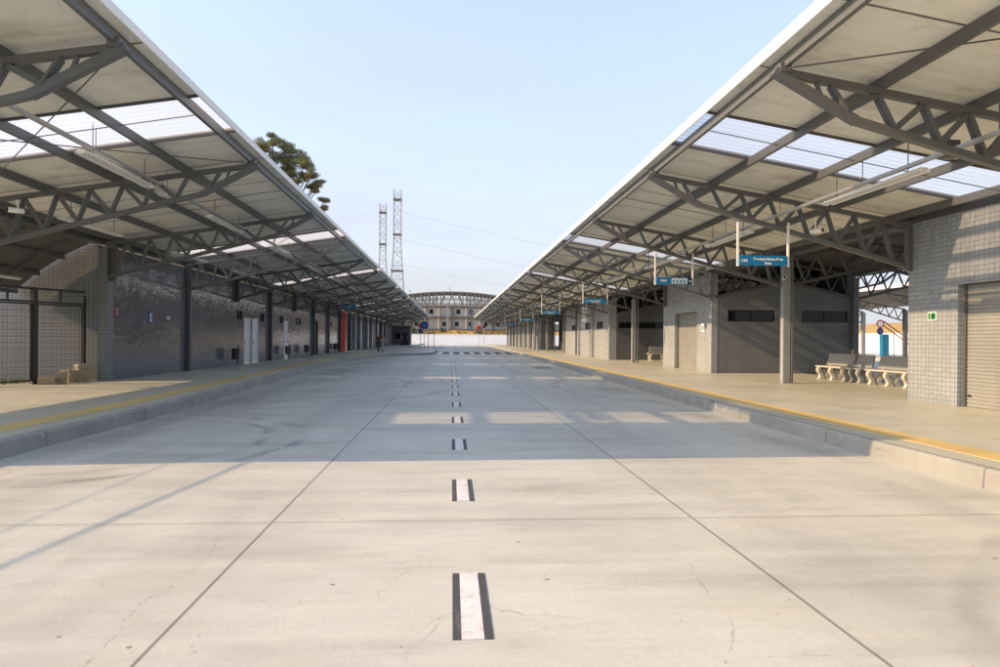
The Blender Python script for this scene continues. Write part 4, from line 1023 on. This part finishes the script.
ac = thing('arched_canopy', 'wide arched steel canopy spanning the far end between both platforms', 'canopy', (0, 181, 0))
arc = lambda x: 13.85 - .0064*x*x
xs = [-41 + 82*i/40 for i in range(41)]
mb = MB(); poly = [(x, arc(x)) for x in xs] + [(x, arc(x)+.25) for x in reversed(xs)]
n = len(xs)
vs = [(x, 0, arc(x)) for x in xs] + [(x, 14, arc(x)) for x in xs] + [(x, 0, arc(x)+.12) for x in xs] + [(x, 14, arc(x)+.12) for x in xs]
fs = []
for i in range(n-1): fs += [(i,i+1,n+i+1,n+i),(2*n+i,3*n+i,3*n+i+1,2*n+i+1),(i,2*n+i,2*n+i+1,i+1),(n+i,n+i+1,3*n+i+1,3*n+i)]
mb.add(vs, fs); mb.build('roof', M['roofg'], ac)
for yy in (.4, 3.6, 7, 10.2, 13.4):
    w = MB(); lo = lambda x: 10.2 - .0017*x*x
    m_ = 2*(n-1)
    for i in range(m_):
        xa = xs[0] + (xs[-1]-xs[0])*i/m_; xb = xs[0] + (xs[-1]-xs[0])*(i+1)/m_
        w.bar((xa,yy,lo(xa)),(xb,yy,lo(xb)),.13,.16); w.bar((xa,yy,arc(xa)-.12),(xb,yy,arc(xb)-.12),.13,.16)
        mid = lambda x: (lo(x)+arc(x))/2+.3
        w.bar((xa,yy,mid(xa)),(xb,yy,mid(xb)),.08,.08)
        w.bar((xa,yy,lo(xa)),(xa,yy,arc(xa)-.15),.09,.09,(0,1,0))
        if i % 2: w.bar((xa,yy,lo(xa)),(xb,yy,arc(xb)-.15),.08,.08,(0,1,0))
        else: w.bar((xb,yy,lo(xb)),(xa,yy,arc(xa)-.15),.08,.08,(0,1,0))
    w.build('arch_truss', M['arch'], ac)
for x in (-29, -15, -6.5, -1.1, 5.3, 15, 29):
    MB().box(x-.26,x+.26,.2,.75,0,10.1).build('column', M['steel'] if x not in (-1.1,) else M['tileR'], ac)
for x in (-.5, -11.0): MB().tube([(x,.3,arc(x)+.25),(x,.3,arc(x)+.75),(x,.3,arc(x)+1.1)], [.06,.06,.16], 8).build('roof_light', M['steel_d'], ac)

bl = thing('apartment_block', 'cream block with concrete piers and dark openings behind the white wall', 'building', (0, 215, 0))
MB().box(-26, 26, .6, 14, 0, 12.0).build('wall', M['cream'], bl)
MB().box(-26.6, 26.6, -.3, 14.5, 12.0, 12.6).build('roof_slab', M['cream'], bl)
for z_ in (4.0, 7.9): MB().box(-26.3, 26.3, -.25, .59, z_, z_+.45).build('floor_slab', M['steel'], bl)
for k in range(13): MB().box(-26+4.3*k, -25.3+4.3*k, -.1, .58, 0, 11.99).build('pier', M['cream'] if k % 3 else M['steel'], bl)
rg = random.Random(2)
for fl_ in range(3):
    for k in range(12):
        if rg.random() < .72:
            x = -24.9+4.3*k+rg.uniform(0,.6); z0 = [1.2, 5.2, 9.1][fl_]
            f = MB(); f.box(x, x+1.4, .5, .599, z0, z0+1.6); wf = f.build('window', M['white'], bl); MB().box(x+.08, x+1.32, .47, .499, z0+.08, z0+1.52).build('pane', M['glass'], wf)
# low sheds either side to close the horizon
for x0, x1, h, lab in ((27, 60, 6.0, 'low cream building right of the far block'), (-70, -28, 6.5, 'low cream building left of the far block')):
    b = thing('low_building', lab, 'building', (0, 222, 0)); MB().box(x0, x1, 0, 12, 0, h).build('wall', M['cream'], b); MB().box(x0-.4, x1+.4, -.4, 12.4, h, h+.4).build('roof_slab', M['galv'], b)
    for k in range(int((x1-x0)/4)):
        MB().box(x0+1+4*k, x0+2.6+4*k, -.03, -.001, h-3, h-1.5).build('window', M['glass'], b)

# bushes and orange-flowered growth on the bank
def leaf_clump(mb, c, r, n, rng, size, flat=1., mi=None, thin=.45):
    for _ in range(n):
        while True:
            p = Vector((rng.uniform(-1,1), rng.uniform(-1,1), rng.uniform(-1,1)))
            if p.length <= 1: break
        p = p * (.55 + .45*rng.random()); q = Vector((c[0]+p.x*r, c[1]+p.y*r, c[2]+p.z*r*flat))
        a = Vector((rng.gauss(0,1), rng.gauss(0,1), rng.gauss(0,1))).normalized(); b = a.orthogonal().normalized()
        s = size*rng.uniform(.6,1.4)
        mb.add([q-a*s-b*s*thin, q+a*s-b*s*thin*.7, q+a*s*.9+b*s*thin, q-a*s*.8+b*s*thin], [(0,1,2,3)], 0 if mi is None else mi(p))
rg = random.Random(21)
bush = [(-10.0,176,3.3,1.9,'green bush behind the white wall beside the left platform end'), (-13.5,177,3.2,1.6,'darker green bush left of the wall end'), (-2.0,178,3.3,.8,'small bush behind the middle of the white wall'), (7.5,178,3.4,.9,'small bush right of the red sign behind the wall')]
for x, y, z_, r_, lab in bush:
    t = thing('bush', lab, 'bush', (x, y, z_-.4), 0, 'bushes behind the far wall')
    mb = MB()
    for _ in range(7): leaf_clump(mb, (rg.uniform(-r_,r_)*.7, rg.uniform(-1,1), rg.uniform(.2,r_)), r_*.55, 90, rg, .16)
    mb.build('leaves', M['bush'], t); MB().tube([(0,0,-.2),(0,0,r_*.5)], .08, 6).build('stem', M['bark'], t)
mb = MB()
for _ in range(260):
    x = rg.uniform(-8.5, 16); leaf_clump(mb, (x, rg.uniform(175.5,178), 2.75+rg.uniform(-.3,.55)), .5, 9, rg, .14, 1, lambda p: rg.choice((0,0,0,1,2)))
tag(mb.build('flowering_growth', [M['dry'], M['orange'], M['bush']]), kind='stuff')

# ------------------------------------------------------------------ pine behind the left roof
def pine():
    t = thing('pine_tree', 'tall umbrella pine rising behind the left canopy roof', 'tree', (-22.1, 78, .75))
    rng = random.Random(17)
    tr = MB(); tr.tube([(0,0,-.8),(.2,0,6),(.1,.2,11),(.6,0,15.5)], [.55,.45,.38,.3], 10)
    # limbs fan up and to the right with needle pads at their ends
    pads = []
    for px, pz, r_ in ((-1.5,22.0,1.5),(.2,22.2,1.3),(1.2,22.7,1.2),(2.2,22.7,1.1),(3.2,22.2,1.1),(4.0,21.4,1.1),(5.1,20.6,1.0),(5.8,20.0,1.0),(6.6,18.9,.9),(7.0,18.1,.55),(6.5,17.4,.4),(7.9,16.0,.4),(7.7,15.4,.25),(.7,21.5,1.4),(2,21.0,1.3),(3.1,20.,1.2),(4.2,19.0,1.0),(5.3,19.2,.9),(4.9,17.7,.7),(6.2,17.9,.6),(3.4,21,1.),(-2.5,20,1.5),(0,19.5,1.5)):
        y = rng.uniform(-1.8,1.8); pads.append((px,y,pz,r_))
        base = Vector((.6+max(0,px)*.25, y*.2, 14.2 - (1.5 if px > 6.4 else 0) - (1.5 if px > 7.5 else 0)))
        mid = base.lerp(Vector((px,y,pz)), .55) + Vector((.2,0,-.5))
        tr.tube([base, mid, (px-.1,y,pz-.2)], [.17 if r_ > .9 else .11, .11, .05], 6)
    tr.tube([(.1,0,9),(1.5,.2,10.6),(2.6,0,12.4)], [.3,.22,.16], 7)
    tr.build('trunk', M['bark'], t)
    cr = MB()
    for px, y, pz, r_ in pads:
        for _ in range(int(7*r_)+3):
            c = (px+rng.gauss(0,.46)*r_, y+rng.gauss(0,.5)*r_, pz+rng.uniform(-.4,.5)*r_)
            low = c[2] < 19.2
            leaf_clump(cr, c, .46+.2*r_, 240, rng, .095, .55, lambda p, lw=low: 1 if (p.z < -.25 and rng.random() < (.75 if lw else .35)) else 0, .16)
    cr.build('crown', [M['leaf'], M['leaf2']], t)
pine()

# ------------------------------------------------------------------ pylons and lines
def pylon(x, y, h, w0, w1, label):
    t = thing('lattice_pylon', label, 'pylon', (x, y, 0), 0, 'lattice towers behind the far canopy')
    n = 22; wd = lambda q: w0 + (w1-w0)*min(1, q/.62) if q < .62 else w1
    legs = MB(); br = MB()
    for i in range(n):
        q0, q1 = i/n, (i+1)/n; a, b = wd(q0)/2, wd(q1)/2; z0, z1 = h*q0, h*q1
        cs = [(-1,-1),(1,-1),(1,1),(-1,1)]
        for k in range(4):
            c, d = cs[k], cs[(k+1)%4]
            legs.bar((c[0]*a,c[1]*a,z0),(c[0]*b,c[1]*b,z1),.26,.26,(0,1,0))
            br.bar((c[0]*a,c[1]*a,z0),(d[0]*b,d[1]*b,z1),.12,.12,(0,0,1)); br.bar((d[0]*a,d[1]*a,z0),(c[0]*b,c[1]*b,z1),.12,.12)
            if i % 2 == 0: br.bar((c[0]*b,c[1]*b,z1),(d[0]*b,d[1]*b,z1),.16,.16)
    o = legs.build('legs', M['pyl'], t); br.build('bracing', M['pyl'], t)
    for q in (.46, .70, .93):
        a = wd(q)/2+.25; MB().box(-a,a,-a,a,h*q,h*q+.5).build('platform', M['steel'], t)
pylon(-30.3, 300, 60.0, 7.0, 2.7, 'shorter grey lattice pylon on the left')
pylon(-24.0, 300, 66.2, 9.0, 3.2, 'taller grey lattice pylon on the right')
def wire(a, b, sag, label):
    a, b = Vector(a), Vector(b); pts = []
    for i in range(25):
        q = i/24; p = a.lerp(b, q); p.z -= sag*4*q*(1-q); pts.append(p - a)
    mb = MB(); mb.tube(pts, .04, 5); o = mb.build('power_line', M['pyl'], loc=a); tag(o, label, 'power line', 'power lines from the pylons')
wire((-23.5,300,57), (190,420,48), 6, 'upper right power line strung from the taller pylon')
wire((-23.5,300,45), (190,420,34), 6, 'middle right power line strung from the taller pylon')
wire((-23.5,300,34), (190,420,22), 6, 'lower right power line strung from the taller pylon')
wire((-31.5,300,56), (-230,330,52), 5, 'left power line strung from the shorter pylon')
# added out of view on the left: cables on posts that cast thin shadow lines
shadow_rig = thing('shadow_cables', 'added cables on posts, out of view on the left, casting thin shadow lines', 'shadow caster', (0, 0, 0))
for (x0, y0), (x1, y1), z_, r_ in (((-7.33, 9.1), (-9.0, -5.6), 2.5, .016), ((-8.36, 9.1), (-8.6, -5.6), 2.5, .007)):
    MB().tube([(x0, y0, z_), ((x0+x1)/2, (y0+y1)/2, z_-.05), (x1, y1, z_)], r_, 6).build('cable', M['black'], shadow_rig)
for x, y in ((-7.33, 9.15), (-8.36, 9.15), (-9.0, -5.65), (-8.6, -5.65)): MB().tube([(x, y, ZP), (x, y, 2.6)], .04, 10).build('post', M['steel'], shadow_rig)

# ------------------------------------------------------------------ light, sky, camera
sun_to = Vector((-1, -.122, .51)).normalized()
el = math.asin(sun_to.z); az = math.atan2(sun_to.x, sun_to.y)          # az measured from +Y towards +X
sd = bpy.data.lights.new('sun', 'SUN'); sd.energy = 2.06; sd.angle = R(.55); sd.color = (1., .68, .385)
so = bpy.data.objects.new('sun', sd); COL.objects.link(so); so.rotation_euler = sun_to.to_track_quat('Z', 'Y').to_euler(); so.location = (-40, -10, 30)
w = bpy.data.worlds.new('World'); scn.world = w; w.use_nodes = True; nt = w.node_tree; nt.nodes.clear()
bg = nt.nodes.new('ShaderNodeBackground'); out = nt.nodes.new('ShaderNodeOutputWorld'); sk = nt.nodes.new('ShaderNodeTexSky')
sk.sky_type = 'NISHITA'; sk.sun_disc = False; sk.sun_elevation = el; sk.sun_rotation = az; sk.air_density = 1.1; sk.dust_density = 2.5; sk.ozone_density = 2.; sk.altitude = 100
bg.inputs[1].default_value = .148
n = N(nt)
tcw = n('TexCoord'); sx = n('SeparateXYZ'); n.L(tcw.outputs['Generated'], sx.inputs[0])
cl = n.noise(n.scale(tcw.outputs['Generated'], 1.2, 1.2, 5.), 1.6, 5, .55)
haze_f = n.math('ADD', n.ramp(sx.outputs[2], .02, .55, .9, .40), n.ramp(cl, .42, .72, -.03, .16), clamp=True)
pale = n.mix(n.ramp(sx.outputs[2], .0, .35), (1.62, 1.67, 1.80), (1.58, 1.68, 2.15))
n.L(n.mix(1., n.mix(haze_f, sk.outputs[0], pale), (1., .99, .985), 'MULTIPLY'), bg.inputs[0]); nt.links.new(bg.outputs[0], out.inputs[0])

cam = bpy.data.cameras.new('camera'); co = bpy.data.objects.new('camera', cam); COL.objects.link(co); scn.camera = co
cam.sensor_width = 36; cam.lens = 36*680/1000; cam.shift_y = (338.333-333.5)/1000; cam.clip_end = 5000; cam.clip_start = .05
co.matrix_world = Matrix.Translation((0,0,1.58)) @ Matrix.Rotation(-.0711, 4, 'Z') @ Matrix.Rotation(R(90), 4, 'X') @ Matrix.Rotation(.0078, 4, 'Z')
vs_ = scn.view_settings; vs_.view_transform = 'Standard'; vs_.look = 'None'; vs_.exposure = 1.63; vs_.gamma = 1; vs_.use_curve_mapping = False
scn.cycles.max_bounces = 8; scn.cycles.transparent_max_bounces = 16; scn.cycles.diffuse_bounces = 5
scn.cycles.use_denoising = True; scn.cycles.use_light_tree = False
